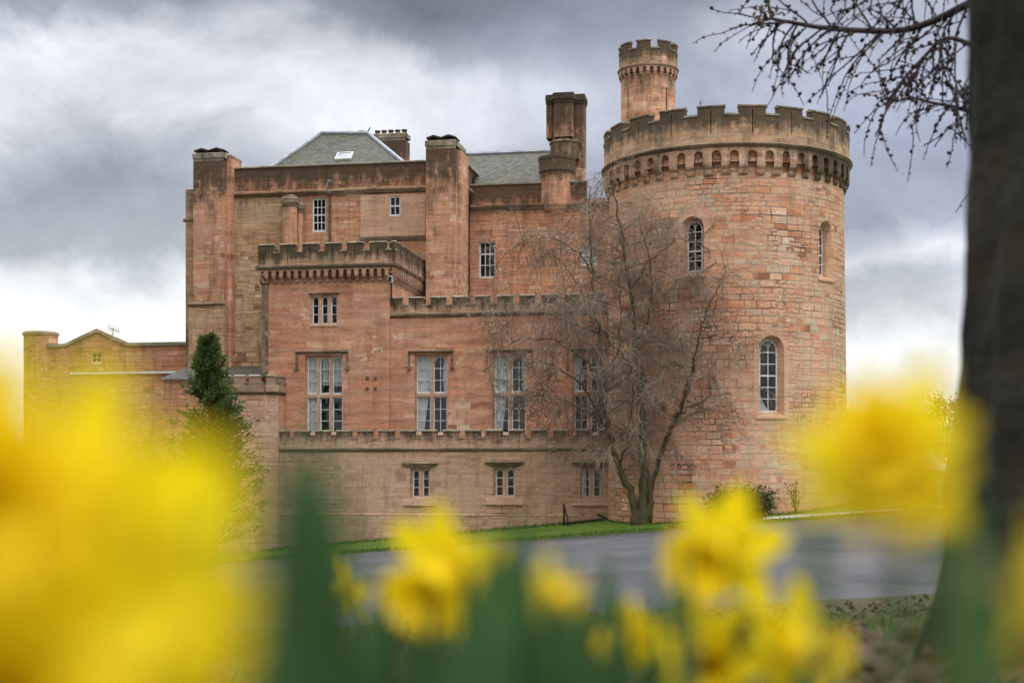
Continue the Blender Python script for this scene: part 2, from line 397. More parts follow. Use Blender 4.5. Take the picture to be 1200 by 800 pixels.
class Geo:
    def __init__(g):
        g.v = []; g.f = []; g.uv = []; g.mi = []; g.mats = []; g.smooth = False
        g.fr = None; g.cur = 0; g.soot = None
    def use(g, m):
        if m not in g.mats: g.mats.append(m)
        g.cur = g.mats.index(m); return g
    def face(g, fr, pts, uv=None):
        """pts in (s, out, z) of the frame"""
        if len(pts) < 3: return
        i = len(g.v)
        P = [fr.pt(*p) for p in pts]
        g.v += P; g.f.append(tuple(range(i, i + len(pts)))); g.mi.append(g.cur)
        if uv is None:
            a = Vector(pts[0]); n = Vector((0, 0, 0))
            for k in range(1, len(pts) - 1):
                n += (Vector(pts[k]) - a).cross(Vector(pts[k + 1]) - a)
            ax, ay, az = abs(n.x), abs(n.y), abs(n.z)
            if ay >= ax and ay >= az: uv = [(p[0], p[2]) for p in pts]
            elif ax >= az: uv = [(p[1] + pts[0][0], p[2]) for p in pts]
            else: uv = [(p[0], p[1]) for p in pts]
        g.uv.append(uv)
    def raw(g, pts, uv=None):
        i = len(g.v); g.v += [tuple(p) for p in pts]; g.f.append(tuple(range(i, i + len(pts)))); g.mi.append(g.cur)
        if uv is None:
            P = [Vector(p) for p in pts]
            n = (P[1] - P[0]).cross(P[2] - P[0]); 
            if n.length > 0: n.normalize()
            if abs(n.z) > .92: uv = [(p.x, p.y) for p in P]
            else:
                tx = Vector((-n.y, n.x, 0)).normalized(); up = n.cross(tx)
                uv = [(p.dot(tx), p.dot(up)) for p in P]
        g.uv.append(uv)
    def cuts(g, fr, s0, s1):
        n = max(1, ceil((s1 - s0) / fr.ds - 1e-6))
        return [s0 + (s1 - s0) * k / n for k in range(n + 1)]
    def box(g, fr, s0, s1, o0, o1, z0, z1, faces='fblrtu'):
        """o1 is the front; f front b back l r sides t top u under"""
        c = g.cuts(fr, s0, s1)
        for a, b in zip(c, c[1:]):
            if 'f' in faces: g.face(fr, [(a, o1, z0), (b, o1, z0), (b, o1, z1), (a, o1, z1)])
            if 'b' in faces: g.face(fr, [(b, o0, z0), (a, o0, z0), (a, o0, z1), (b, o0, z1)])
            if 't' in faces: g.face(fr, [(a, o1, z1), (b, o1, z1), (b, o0, z1), (a, o0, z1)])
            if 'u' in faces: g.face(fr, [(a, o0, z0), (b, o0, z0), (b, o1, z0), (a, o1, z0)])
        if 'l' in faces: g.face(fr, [(s0, o0, z0), (s0, o1, z0), (s0, o1, z1), (s0, o0, z1)])
        if 'r' in faces: g.face(fr, [(s1, o1, z0), (s1, o0, z0), (s1, o0, z1), (s1, o1, z1)])
    def prof(g, fr, s0, s1, prof, caps=True):
        """a moulding: the profile (out, z), listed upwards along its front, run from s0 to s1"""
        c = g.cuts(fr, s0, s1)
        for a, b in zip(c, c[1:]):
            for (o0, z0), (o1, z1) in zip(prof, prof[1:]):
                g.face(fr, [(a, o0, z0), (b, o0, z0), (b, o1, z1), (a, o1, z1)])
        if caps:
            g.face(fr, [(s0, o, z) for o, z in reversed(prof)]); g.face(fr, [(s1, o, z) for o, z in prof])
    def panel(g, fr, s0, s1, z0, z1, o, holes=(), reveal=None, zc=()):
        """wall sheet with holes cut in it; each hole is a dict s0 s1 z0 z1 rise depth splay"""
        S = {s0, s1}; Z = {z0, z1} | {z for z in zc if z0 < z < z1}
        for h in holes:
            S |= {h['s0'], h['s1']}; Z |= {h['z0'], h['z1']}
        S = sorted(x for x in S if s0 - 1e-6 <= x <= s1 + 1e-6); Z = sorted(x for x in Z if z0 - 1e-6 <= x <= z1 + 1e-6)
        for sa, sb in zip(S, S[1:]):
            for za, zb in zip(Z, Z[1:]):
                if sb - sa < 1e-6 or zb - za < 1e-6: continue
                cs, cz = (sa + sb) / 2, (za + zb) / 2
                if any(h['s0'] < cs < h['s1'] and h['z0'] < cz < h['z1'] for h in holes): continue
                c = g.cuts(fr, sa, sb)
                for a, b in zip(c, c[1:]): g.face(fr, [(a, o, za), (b, o, za), (b, o, zb), (a, o, zb)])
        keep = g.cur
        for h in holes:
            ol = outline(h)
            top = h['z1']
            if h.get('rise'):
                arc = [p for p in ol if p[1] >= h['z1'] - h['rise'] - 1e-6]
                for (xa, za), (xb, zb) in zip(arc, arc[1:]):      # right to left
                    pts = [(xb, o, zb), (xa, o, za)]
                    if top - za > 1e-5: pts.append((xa, o, top))
                    if top - zb > 1e-5: pts.append((xb, o, top))
                    if len(pts) > 2: g.face(fr, pts)
            dp = h.get('depth', .2)
            if dp:
                if reveal: g.use(reveal)
                inn = inset(h, ol)
                n = len(ol)
                for k in range(n):
                    (xa, za), (xb, zb) = ol[k], ol[(k + 1) % n]
                    (ya, wa), (yb, wb) = inn[k], inn[(k + 1) % n]
                    g.face(fr, [(xa, o, za), (ya, o - dp, wa), (yb, o - dp, wb), (xb, o, zb)])
                g.cur = keep
    def tube(g, pts, rad, n=5, cap=True):
        """a tapering round limb through world points"""
        P = [Vector(p) for p in pts]; i0 = len(g.v)
        m = len(P)
        ref = None
        L = 0
        for k in range(m):
            t = (P[min(k + 1, m - 1)] - P[max(k - 1, 0)])
            t = t.normalized() if t.length > 1e-9 else Vector((0, 0, 1))
            if ref is None:
                ref = Vector((1, 0, 0)) if abs(t.x) < .8 else Vector((0, 1, 0))
            a = (ref - t * ref.dot(t)).normalized(); b = t.cross(a); ref = a
            for j in range(n):
                an = 2 * pi * j / n
                g.v.append(tuple(P[k] + (a * cos(an) + b * sin(an)) * rad[k]))
        for k in range(m - 1):
            for j in range(n):
                a, b = i0 + k * n + j, i0 + k * n + (j + 1) % n
                g.f.append((a, b, b + n, a + n)); g.mi.append(g.cur)
                g.uv.append([(j / n, k), ((j + 1) / n, k), ((j + 1) / n, k + 1), (j / n, k + 1)])
        if cap:
            g.f.append(tuple(i0 + j for j in reversed(range(n)))); g.mi.append(g.cur); g.uv.append([(0, 0)] * n)
            e = i0 + (m - 1) * n
            g.f.append(tuple(e + j for j in range(n))); g.mi.append(g.cur); g.uv.append([(0, 0)] * n)
    def lathe(g, fr, prof, s0=None, s1=None, top=False):
        """full drum on a Round frame: profile of (out, z)"""
        c = 2 * pi * fr.r
        g.prof(fr, 0 if s0 is None else s0, c if s1 is None else s1, prof, caps=False)
        if top:
            n = max(12, ceil(c / fr.ds)); o, z = prof[-1]
            g.face(fr, [(c * k / n, o, z) for k in range(n)])
    def build(g, name, m=None, parent=None, smooth=False, weld=False):
        me = bpy.data.meshes.new(name)
        me.from_pydata(g.v, [], g.f)
        ul = me.uv_layers.new(name='UVMap')
        flat = [c for u in g.uv for p in u for c in p]
        ul.data.foreach_set('uv', flat)
        if g.soot:
            at = me.attributes.new('soot', 'FLOAT', 'POINT'); at.data.foreach_set('value', [max(0.0, min(1.0, g.soot(v))) for v in g.v])
        mats = g.mats if g.mats else [m]
        for x in mats: me.materials.append(M[x] if isinstance(x, str) else x)
        if g.mats: me.polygons.foreach_set('material_index', g.mi)
        if smooth: me.polygons.foreach_set('use_smooth', [True] * len(g.f))
        me.update()
        o = bpy.data.objects.new(name, me); COL.objects.link(o)
        if parent: o.parent = parent; o.matrix_parent_inverse = Matrix.Translation(-Vector(parent_loc(parent)))
        return o

def parent_loc(p):
    # part meshes keep world coordinates, so only Empties offset their children
    return p.location.copy() if p.type == 'EMPTY' else Vector((0, 0, 0))

def outline(h, n=7):
    """closed outline of a hole, from the lower left going right, up and back over the arch"""
    a, b, z0, z1, r = h['s0'], h['s1'], h['z0'], h['z1'], h.get('rise', 0)
    p = [(a, z0), (b, z0)]
    if not r: return p + [(b, z1), (a, z1)]
    c, w = (a + b) / 2, (b - a) / 2
    k = h.get('point', 0)
    arc = []
    for i in range(2 * n + 1):
        th = pi * i / (2 * n)
        x = cos(th); y = sin(th)
        if k: y = y * (1 - k) + k * (1 - abs(x))
        arc.append((c + w * x, z1 - r + r * y))
    return p + arc

def inset(h, ol):
    sp = h.get('splay', 0)
    if not sp: return ol
    c = (h['s0'] + h['s1']) / 2; w = (h['s1'] - h['s0']); zc = (h['z0'] + h['z1']) / 2; hh = h['z1'] - h['z0']
    return [(c + (x - c) * (w - 2 * sp) / w, zc + (z - zc) * (hh - 2 * sp) / hh) for x, z in ol]

def shrink(h, d, db=None):
    r = dict(h); db = d if db is None else db
    r['s0'] += d; r['s1'] -= d; r['z0'] += db; r['z1'] -= d
    if r.get('rise'): r['rise'] = max(r['rise'] - d * .3, .02)
    return r

def ring(g, fr, h, w, of, ob, wb=None):
    """frame following a hole's outline: front and inner edge"""
    a, b = outline(h), outline(shrink(h, w, wb)); n = len(a)
    for k in range(n):
        j = (k + 1) % n
        g.face(fr, [(a[k][0], of, a[k][1]), (a[j][0], of, a[j][1]), (b[j][0], of, b[j][1]), (b[k][0], of, b[k][1])])
        g.face(fr, [(b[k][0], of, b[k][1]), (b[j][0], of, b[j][1]), (b[j][0], ob, b[j][1]), (b[k][0], ob, b[k][1])])

def top_at(h, s):
    r = h.get('rise', 0)
    if not r: return h['z1']
    c, w = (h['s0'] + h['s1']) / 2, (h['s1'] - h['s0']) / 2
    x = min(1, abs(s - c) / w); y = sqrt(1 - x * x)
    k = h.get('point', 0)
    return h['z1'] - r + r * (y * (1 - k) + k * (1 - x))

def H(fr, x0, x1, y0, y1, **kw):
    """a hole from the photograph's pixel measures, y0 its head"""
    xm = (x0 + x1) / 2
    d = dict(s0=fr.S(x0), s1=fr.S(x1), z0=fr.Z(xm, y1), z1=fr.Z(xm, y0)); d.update(kw)
    return d

def sash(fr, h, o, cols, rows, parent, fw=.055, bar=.028, name='sash', ybars=None, gl=True, meet=None):
    g = Geo()
    ring(g, fr, h, fw, o, o - .06, fw * 1.5)
    i = shrink(h, fw * .9, fw * 1.4)
    W = i['s1'] - i['s0']; Hh = i['z1'] - i['z0']
    for k in range(1, cols):
        s = i['s0'] + W * k / cols
        g.box(fr, s - bar / 2, s + bar / 2, o - .04, o - .008, i['z0'], top_at(i, s), 'flr')
    zs = [i['z0'] + Hh * k / rows for k in range(1, rows)] if ybars is None else ybars
    for k, z in enumerate(zs):
        bb = bar * (1.9 if meet == k else 1)
        r = i.get('rise', 0)
        ins = 0
        if r and z > i['z1'] - r:
            ww = (i['s1'] - i['s0']) / 2; ins = ww * (1 - sqrt(max(0, 1 - ((z - i['z1'] + r) / r) ** 2)))
        g.box(fr, i['s0'] + ins, i['s1'] - ins, o - .04, o - .006, z - bb / 2, z + bb / 2, 'ftu')
    ob = g.build(name, 'paint', parent)
    if gl: pane(fr, h, o - .03, ob if parent.parent is None or parent.type == 'EMPTY' else parent)
    return ob

def pane(fr, h, o, parent):
    g = Geo(); g.face(fr, [(s, o, z) for s, z in outline(h)])
    return g.build('glass', 'glass', parent)

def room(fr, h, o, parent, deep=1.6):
    """dark box added behind a window, standing in for the unlit room"""
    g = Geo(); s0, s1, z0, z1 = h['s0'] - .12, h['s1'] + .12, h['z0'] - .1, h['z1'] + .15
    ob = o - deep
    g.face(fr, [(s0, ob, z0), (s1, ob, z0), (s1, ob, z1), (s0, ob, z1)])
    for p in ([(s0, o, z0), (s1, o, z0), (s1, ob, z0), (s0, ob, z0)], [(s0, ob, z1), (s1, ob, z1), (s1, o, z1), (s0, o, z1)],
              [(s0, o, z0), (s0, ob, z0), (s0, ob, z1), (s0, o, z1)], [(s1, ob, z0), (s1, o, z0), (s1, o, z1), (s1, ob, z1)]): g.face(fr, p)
    return g.build('dark_room_box', 'interior', parent)

def curtain(fr, h, o, parent, edge, right=False, z0=None, m='curtain', name='curtain'):
    """hanging cloth in a window; edge(t) is the share of the width it covers, t = 0 at the head"""
    g = Geo(); zb = h['z0'] if z0 is None else z0; n = 14; k = 10; W = h['s1'] - h['s0']
    P = []
    for a in range(n + 1):
        t = a / n; z = h['z1'] + (zb - h['z1']) * t; e = edge(t)
        rowp = []
        for b in range(k + 1):
            q = b / k * e
            s = h['s0'] + W * q if not right else h['s1'] - W * q
            rowp.append((s, o - .03 + .022 * sin(b * 2.3 + t), z))
        P.append(rowp)
    for a in range(n):
        for b in range(k):
            f = [P[a][b], P[a + 1][b], P[a + 1][b + 1], P[a][b + 1]]
            g.face(fr, f if right is False else f[::-1])
    return g.build(name, m, parent, smooth=True)

def crenel(g, fr, s0, s1, zs, zn, zt, merlon, gap, o, th, start=0.0, wall='weathered', slit=True, cope=.07, slitz=None, first_gap=False):
    """crenellated parapet: wall from zs to zn, merlons up to zt, coped, with arrow slits through the merlons"""
    P = merlon + gap
    ms = []
    s = s0 + start
    while s < s1 - .08:
        ms.append((max(s, s0), min(s + merlon, s1))); s += P
    sl = []
    if slit:
        for a, b in ms:
            if b - a > merlon * .8:
                c = (a + b) / 2
                sl.append(dict(s0=c - .02, s1=c + .02, z0=zs + (zn - zs) * .38, z1=zn, depth=.10))
    g.use(wall)
    if zn - zs > .25: g.panel(fr, s0, s1, zs, zn, o, sl)
    else: g.box(fr, s0, s1, o - .02, o, zs, zn, 'f')
    g.box(fr, s0, s1, o - th, o, zs, zn, 'blr')
    for a, b in ms:
        hs = []
        if slit and b - a > merlon * .8:
            c = (a + b) / 2
            hs = [dict(s0=c - .02, s1=c + .02, z0=zn, z1=zn + (zt - zn) * .5, depth=.10)]
        g.use(wall)
        g.panel(fr, a, b, zn, zt - cope, o, hs)
        g.box(fr, a, b, o - th, o, zn, zt - cope, 'blr')
        g.use('cope'); e = .035
        g.prof(fr, a - e, b + e, [(o - th - e, zt - cope), (o + e, zt - cope), (o + e, zt - cope * .35), (o - th * .5, zt + .03), (o - th - e, zt - cope * .3)])
    g.use('cope')
    edges = [s0] + [x for m_ in ms for x in m_] + [s1]
    for a, b in zip(edges[0::2], edges[1::2]):
        if b - a > .03: g.box(fr, a - .003, b + .003, o - th - .03, o + .035, zn - .002, zn + cope * .8, 'fbtu')

def corbels(g, fr, s0, s1, zt, za, zb, n, proj, frac=.5, arch=True, wall='corbel'):
    """a table of n corbels joined by little arches: from the string at zt, piers to za, corbels down to zb, standing proj forward"""
    P = (s1 - s0) / n; gapw = P * (1 - frac)
    holes = []
    for k in range(n):
        c = s0 + (k + .5) * P
        holes.append(dict(s0=c - gapw / 2, s1=c + gapw / 2, z0=za, z1=zt - (zt - za) * .22, rise=min(gapw / 2, (zt - za) * .6), depth=proj - .004))
    g.use(wall); g.panel(fr, s0, s1, za, zt, proj, holes)
    hh = za - zb
    for k in range(n + 1):
        c = s0 + k * P; w = P * frac / 2 - .004
        a, b = max(c - w, s0), min(c + w, s1)
        if b - a < .02: continue
        # two rounded steps
        pf = [(0, zb), (proj * .28, zb + hh * .06), (proj * .45, zb + hh * .22), (proj * .48, zb + hh * .46), (proj * .62, zb + hh * .5), (proj * .9, zb + hh * .66), (proj * .98, zb + hh * .85), (proj * .98, za + .002)]
        g.prof(fr, a, b, pf)


# ------------------------------------------------------------------ terrain
def near_edge(x): return 14.0 + .05 * x
def far_edge(x): return 60.7 - .29 * (max(-30, min(x, 30)) - 2.2)
def zfar(x):
    x = max(-45, min(45, x))
    return EYE - 3.10 + .088 * x - (0.0012 * (x - 14) ** 2 if x > 14 else 0)
def znear(x):
    return EYE - 1.45 + .05 * max(-20, min(20, x))
def ground_z(x, y):
    n, f = near_edge(x), far_edge(x)
    if y <= n:
        t = max(0.0, (y - 1.5) / (n - 1.5)); t = t * t * (3 - 2 * t) * .55 + t * .45
        return znear(x) * t + .03 * mnoise.noise(Vector((x * .7, y * .7, 0))) * (1 if y > 0 else 1) * (1 - t)
    if y <= f:
        return znear(x) + (zfar(x) - znear(x)) * (y - n) / (f - n)
    up = zfar(x) + min(y - f, 7) * (.068 if x < 9 else .068 - .008 * min(x - 9, 5)) + .05
    return up

def terrain():
    xs = [-900, -400, -200, -110, -70] + [-45 + k * 1.5 for k in range(61)] + [60, 80, 120, 220, 420, 900]
    rows = []      # each row: function x -> y, zone name of the strip above it
    for y in (-300, -60, -20, -8, -4): rows.append((lambda x, y=y: y, 'a'))
    for y in (-2, -1, 0, .5, 1, 1.5, 2, 2.5, 3, 4, 5, 6, 7.5, 9, 10.5, 12): rows.append((lambda x, y=y: y, 'a'))
    rows.append((near_edge, 'road'))
    for k in range(1, 14): rows.append((lambda x, k=k: near_edge(x) + (far_edge(x) - near_edge(x)) * k / 14, 'road'))
    rows.append((far_edge, 'lawn'))
    for d in (.5, 1.5, 3, 5, 7, 10, 15, 25): rows.append((lambda x, d=d: far_edge(x) + d, 'lawn' if d < 20 else 'field'))
    for y in (120, 200, 400, 900, 2500): rows.append((lambda x, y=y: y, 'field'))
    fr = Flat((0, 0), 0)
    zones = {}
    for r in range(len(rows) - 1):
        (fa, z), (fb, _) = rows[r], rows[r + 1]
        g = zones.setdefault(z, Geo())
        for xa, xb in zip(xs, xs[1:]):
            q = []
            for x, f in ((xa, fa), (xb, fa), (xb, fb), (xa, fb)):
                y = f(x)
                zz = ground_z(x, y - (1e-6 if z in ('a', 'road') else -1e-6))
                q.append((x, y, zz))
            g.raw(q, [(p[0], p[1]) for p in q])
            if z == 'lawn' and f is not None and rows[r][0] is far_edge:      # cut turf edge above the road
                g.raw([(q[0][0], q[0][1], q[0][2] - .12), (q[1][0], q[1][1], q[1][2] - .12), q[1], q[0]])
    for z, nm, m in (('a', 'ground', 'floor'), ('road', 'road', 'road'), ('lawn', 'lawn', 'lawn'), ('field', 'field', 'field')):
        tag(zones[z].build(nm, m), kind='structure')
    # gravel path round the foot of the tower
    g = Geo()
    for k in range(24):
        def pt(x, d): 
            y = far_edge(x) + d
            return (x, y, ground_z(x, y) + .012)
        xa, xb = 9.6 + k * .5, 10.1 + k * .5
        g.raw([pt(xa, .75), pt(xb, .75), pt(xb, 1.9), pt(xa, 1.9)])
    tag(g.build('path', 'gravel'), kind='structure')
terrain()

# ------------------------------------------------------------------ the castle
YAW = 10
F0 = Flat((0, 67.5), YAW)
castle = empty('castle', (0, 70, ground_z(0, 68)))
tag(castle, 'red sandstone castle with crenellated round tower, turret, tall chimneys and mullioned windows', 'castle')
FW = F0.shift(.18)
FB = F0.shift(.85)
_p = ((497 - 600) / FPX * 76, 76)
FL = Flat(_p, YAW)
FR = FL.shift(-1.7)
FC = FL.shift(2.4)
FK = FL.shift(1.0)
ZB = -4.6                       # walls run down below the ground

def part(g, name, m=None, smooth=False, label=None):
    o = g.build(name, m, castle, smooth)
    if label: o['label'] = label
    return o

def ramp_up(z0, z1, v0=0.0, v1=1.0):
    return lambda p: v0 + (v1 - v0) * max(0, min(1, (p[2] - z0) / (z1 - z0)))

# ---- windows of the mullioned kind
def mullioned(fr, h, lights, transom_py, xm, cols, rows_up, rows_lo, rec=.16, mull=.11, jamb=.05, mould=True, curt=None, m='dressed', hood=None):
    zt = fr.Z(xm, transom_py) if transom_py else None
    w = (h['s1'] - h['s0'] - 2 * jamb - (lights - 1) * mull) / lights
    L = []
    for k in range(lights):
        a = h['s0'] + jamb + k * (w + mull)
        L.append((a, a + w))
    g = Geo(); g.use(m)
    holes = []; ups = []; los = []
    for a, b in L:
        up = dict(s0=a, s1=b, z0=(zt + .07) if zt else h['z0'] + .04, z1=h['z1'] - .05, rise=w * .55, point=.18, depth=.16)
        holes.append(up); ups.append(up)
        if zt:
            lo = dict(s0=a, s1=b, z0=h['z0'] + .04, z1=zt - .07, depth=.16); holes.append(lo); los.append(lo)
    g.panel(fr, h['s0'], h['s1'], h['z0'], h['z1'], -rec, holes)
    # a sloping sill under the lights
    g.prof(fr, h['s0'], h['s1'], [(-rec, h['z0'] - .02), (.04, h['z0'] - .06), (.04, h['z0'] + .0), (-rec - .02, h['z0'] + .08)])
    win = part(g, 'mullioned_window')
    o = -rec - .09
    for k, u in enumerate(ups):
        sash(fr, u, o, cols, rows_up, win, fw=.06, bar=.032, gl=False); pane(fr, u, o - .03, win)
    for k, u in enumerate(los):
        sash(fr, u, o, cols, rows_lo, win, fw=.06, bar=.032, gl=False); pane(fr, u, o - .03, win)
    for (k, edge, right, z0, mm) in (curt or []):
        hh = dict(ups[k]); 
        if z0 == 'full' and los: hh['z0'] = los[k]['z0']
        elif z0 is not None and z0 != 'full': hh['z0'] = z0
        curtain(fr, hh, o - .06, win, edge, right, m=mm, name='curtain' if mm == 'curtain' else 'blind')
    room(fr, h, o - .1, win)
    return win

def hood_mould(fr, x0, x1, y0, y1, ydrop, wpx=2.2):
    """label moulding over a window with short drops and square stops"""
    g = Geo(); g.use('string')
    a, b = fr.S(x0), fr.S(x1); zt, zb_ = fr.Z((x0 + x1) / 2, y0), fr.Z((x0 + x1) / 2, y1); zd = fr.Z((x0 + x1) / 2, ydrop)
    t = zt - zb_
    g.prof(fr, a, b, [(0, zb_), (.10, zb_ + t * .35), (.13, zb_ + t * .6), (.13, zb_ + t * .85), (0, zt + .03)])
    for s in (a, b - .09):
        g.box(fr, s, s + .09, .0, .085, zd, zb_ + .01, 'flru')
        g.box(fr, s - .05, s + .14, .0, .12, zd - .09, zd + .02)
    part(g, 'hood_mould')

# ---- main front: the storey with the tall windows
x0, x1 = 453, 724
sA, sB = F0.S(x0), F0.S(x1)
zp = F0.Z(600, 365.5)            # string course
h2 = H(F0, 486, 524.5, 415, 509, depth=.16)
h3 = H(F0, 577.5, 617, 414, 509, depth=.16)
h4 = H(F0, 671, 709, 413, 509, depth=.16)
g = Geo(); g.use('ashlar')
g.panel(F0, sA, sB, ZB, zp, 0, [h2, h3, h4], reveal='dressed')
part(g, 'front_wall')
lace = lambda t: .96 - .38 * max(0, t - .1) ** 1.3
mullioned(F0, h2, 2, 462.5, 505, 2, 3, 3, curt=[(0, lambda t: .98 - .55 * t ** 1.6, False, 'full', 'curtain'), (1, lambda t: .25 + .22 * t * (1 - t) * 2, True, None, 'curtain')])
mullioned(F0, h3, 2, 461.5, 597, 2, 3, 3, curt=[(0, lambda t: .98 - .5 * t ** 1.4, False, 'full', 'curtain'), (1, lambda t: .34, True, None, 'curtain')])
mullioned(F0, h4, 2, 460.5, 690, 2, 3, 3, curt=[(0, lambda t: .5 - .2 * t, False, None, 'curtain')])
hood_mould(F0, 478.5, 531, 410.5, 414, 430)
hood_mould(F0, 569.5, 625, 409, 412.5, 430)
hood_mould(F0, 664, 716, 408, 411.5, 429)
# its parapet
g = Geo()
zn, zt = F0.Z(600, 356), F0.Z(600, 345.5)
g.soot = ramp_up(zp, zt, .1, .75)
crenel(g, F0, sA, sB, zp, zn, zt, .71, .37, .03, .32, start=.02)
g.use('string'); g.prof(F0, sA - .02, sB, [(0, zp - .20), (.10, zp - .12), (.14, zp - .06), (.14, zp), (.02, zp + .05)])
part(g, 'parapet')
g = Geo(); g.use('lead')
g.box(F0, sA, sB + 2, -12.0, -.3, zp - .3, zp + .05, 'ftu')
part(g, 'flat_roof')

# ---- basement storey standing forward, with its own battlement
sA2, sB2 = FB.S(318), FB.S(722)
zs = FB.Z(520, 526); zn = FB.Z(520, 514); zt = FB.Z(520, 503.5)
b1 = H(FB, 481, 504, 548, 584, depth=.18); b2 = H(FB, 578.5, 604, 547, 583, depth=.18); b3 = H(FB, 680, 705, 547.5, 584, depth=.18)
g = Geo(); g.use('base')
g.panel(FB, sA2, sB2, ZB, zs, 0, [b1, b2, b3], reveal='dressed')
g.box(FB, sA2, sB2, -.9, 0, ZB, zs, 'lrt')
g.use('string'); zpl = FB.Z(520, 604)
g.use('base'); g.box(FB, sA2 - .05, sB2, 0, .10, ZB, zpl, 'flr')
g.use('weathered'); g.prof(FB, sA2 - .05, sB2, [(.10, zpl), (.12, zpl + .02), (.0, zpl + .12)])
part(g, 'basement_wall')
for hh, xm in ((b1, 492), (b2, 591), (b3, 692)):
    mullioned(FB, hh, 2, None, xm, 1, 3, 0, rec=.14, mull=.13, jamb=.06, curt=([(0, lambda t: .5, False, None, 'curtain')] if xm == 692 else None))
    g = Geo(); g.use('dressed')       # splayed lintel and sloping apron under the sill
    w = (hh['s1'] - hh['s0'])
    g.use('string')
    a, b, z = hh['s0'] - w * .42, hh['s1'] + w * .42, hh['z1']
    g.face(FB, [(a + w * .3, .02, z + .0), (b - w * .3, .02, z), (b, .16, z + .22), (a, .16, z + .22)])
    g.face(FB, [(a, .16, z + .22), (b, .16, z + .22), (b, .0, z + .30), (a, .0, z + .30)])
    g.face(FB, [(a, .0, z + .30), (a + w * .3, .0, z), (a + w * .3, .02, z), (a, .16, z + .22)])
    g.face(FB, [(b - w * .3, .0, z), (b, .0, z + .30), (b, .16, z + .22), (b - w * .3, .02, z)])
    part(g, 'lintel')
    g = Geo(); g.use('dressed'); z = hh['z0']
    g.prof(FB, hh['s0'] - w * .35, hh['s1'] + w * .35, [(.02, z - .38), (.12, z - .32), (.05, z - .06), (-.0, z - .03)])
    part(g, 'sill')
g = Geo()
g.soot = ramp_up(zs, zt, 0, .6)
crenel(g, FB, sA2, sB2, zs, zn, zt, .72, .33, .02, .3, start=.1, wall='base', slit=False)
g.use('string'); g.prof(FB, sA2 - .04, sB2, [(0, zs - .12), (.07, zs - .08), (.10, zs - .02), (.10, zs + .03), (.02, zs + .07)])
part(g, 'parapet')

# ---- the wing: a tower-like bay left of the main front with its corbelled battlement
wA, wB = FW.S(313), FW.S(456.5)
zs = FW.Z(385, 312); zc = FW.Z(385, 331); zm = FW.Z(385, 322.5)
hs = H(FW, 363.5, 396, 345, 381, depth=.12); ht = H(FW, 357.5, 401.5, 416, 509, depth=.16)
g = Geo(); g.use('ashlar')
g.panel(FW, wA, wB, ZB, zs + .02, 0, [hs, ht], reveal='dressed')
FWs = FW.side(wB, True); FWl = FW.side(wA, False)
g.panel(FWs, 0, 9.5, ZB + 6, zs + .02, 0)
g.panel(FWl, -9.5, 0, ZB, zs + .02, 0)
part(g, 'wing_wall')
mullioned(FW, ht, 3, 463.5, 379, 1, 3, 3, curt=[(0, lambda t: .95, False, 'full', 'curtain'), (1, lambda t: .85, True, FW.Z(379, 451), 'blind'), (2, lambda t: .97, False, FW.Z(379, 452), 'blind')])
hood_mould(FW, 347, 408.5, 411, 414.5, 431)
# the three small lights, each with a frame of its own behind round heads
mullioned(FW, hs, 3, None, 380, 1, 3, 0, rec=.1, mull=.12, jamb=.06)
g = Geo(); g.use('string'); a, b, z = hs['s0'] - .08, hs['s1'] + .08, hs['z1']
g.prof(FW, a, b, [(0, z), (.06, z + .02), (.08, z + .07), (0, z + .10)])
part(g, 'hood_mould')
pj = .34
zn, zt = FW.Z(385, 296), FW.Z(385, 285.5)
g = Geo(); g.soot = ramp_up(zs, zt, .15, .85)
crenel(g, FW, wA - pj, wB + pj, zs, zn, zt, .78, .34, pj, .34, start=0, wall='weathered')
FWp = FWs
crenel(g, FWp, -pj, 7.6, zs, zn, zt, .78, .34, pj, .34, start=.34, wall='weathered')
crenel(g, FWl, -7.6, pj, zs, zn, zt, .78, .34, pj, .34, start=.2, wall='weathered', slit=False)
g.use('string')
e = .10
prf = lambda: [(pj - .02, zs - .16), (pj + .05, zs - .10), (pj + .11, zs - .03), (pj + .11, zs + .02), (pj, zs + .07)]
g.prof(FW, wA - pj - e, wB + pj + e, prf()); g.prof(FWp, -pj - e, 7.6, prf()); g.prof(FWl, -7.6, pj + e, prf())
part(g, 'parapet')
g = Geo()
corbels(g, FW, wA - pj + .02, wB + pj - .02, zs - .14, zm, zc, 18, pj - .03)
corbels(g, FWp, -pj + .05, 7.5, zs - .14, zm, zc, 22, pj - .03)
corbels(g, FWl, -7.5, pj - .05, zs - .14, zm, zc, 22, pj - .03)
part(g, 'corbel_table')
g = Geo(); g.use('lead'); g.box(FW, wA, wB, -9.4, -.02, zs - .1, zs + .12, 'tu'); part(g, 'flat_roof')
# rounded shaft up the left corner and small round wall lamp on the right one
g = Geo(); g.use('string')
q = FW.pt(wA - .1, .02, 0)
rr = Round((q[0], q[1]), .17, ds=.1)
zc0 = FW.Z(310, 437)
g.lathe(rr, [(0, zc0), (0, zc - .05), (.06, zc), (.10, zc + .12)]); part(g, 'corner_shaft', smooth=True)
# iron tie plates
for px in (430.5, 440):
    for py in (443, 455):
        g = Geo(); g.use('brown_iron'); s, z = FW.hit(px, py)
        g.box(FW, s - .07, s + .07, 0, .05, z - .07, z + .07); part(g, 'tie_plate')
g = Geo(); g.use('paint'); s, z = FW.hit(456, 331)
g.box(FW, s + .02, s + .22, .06, .30, z - .02, z + .28); g.use('iron'); g.box(FW, s + .04, s + .20, .30, .315, z + .0, z + .24); g.use('iron'); g.box(FW, s + .09, s + .15, .0, .1, z - .9, z + .06)
part(g, 'floodlight')

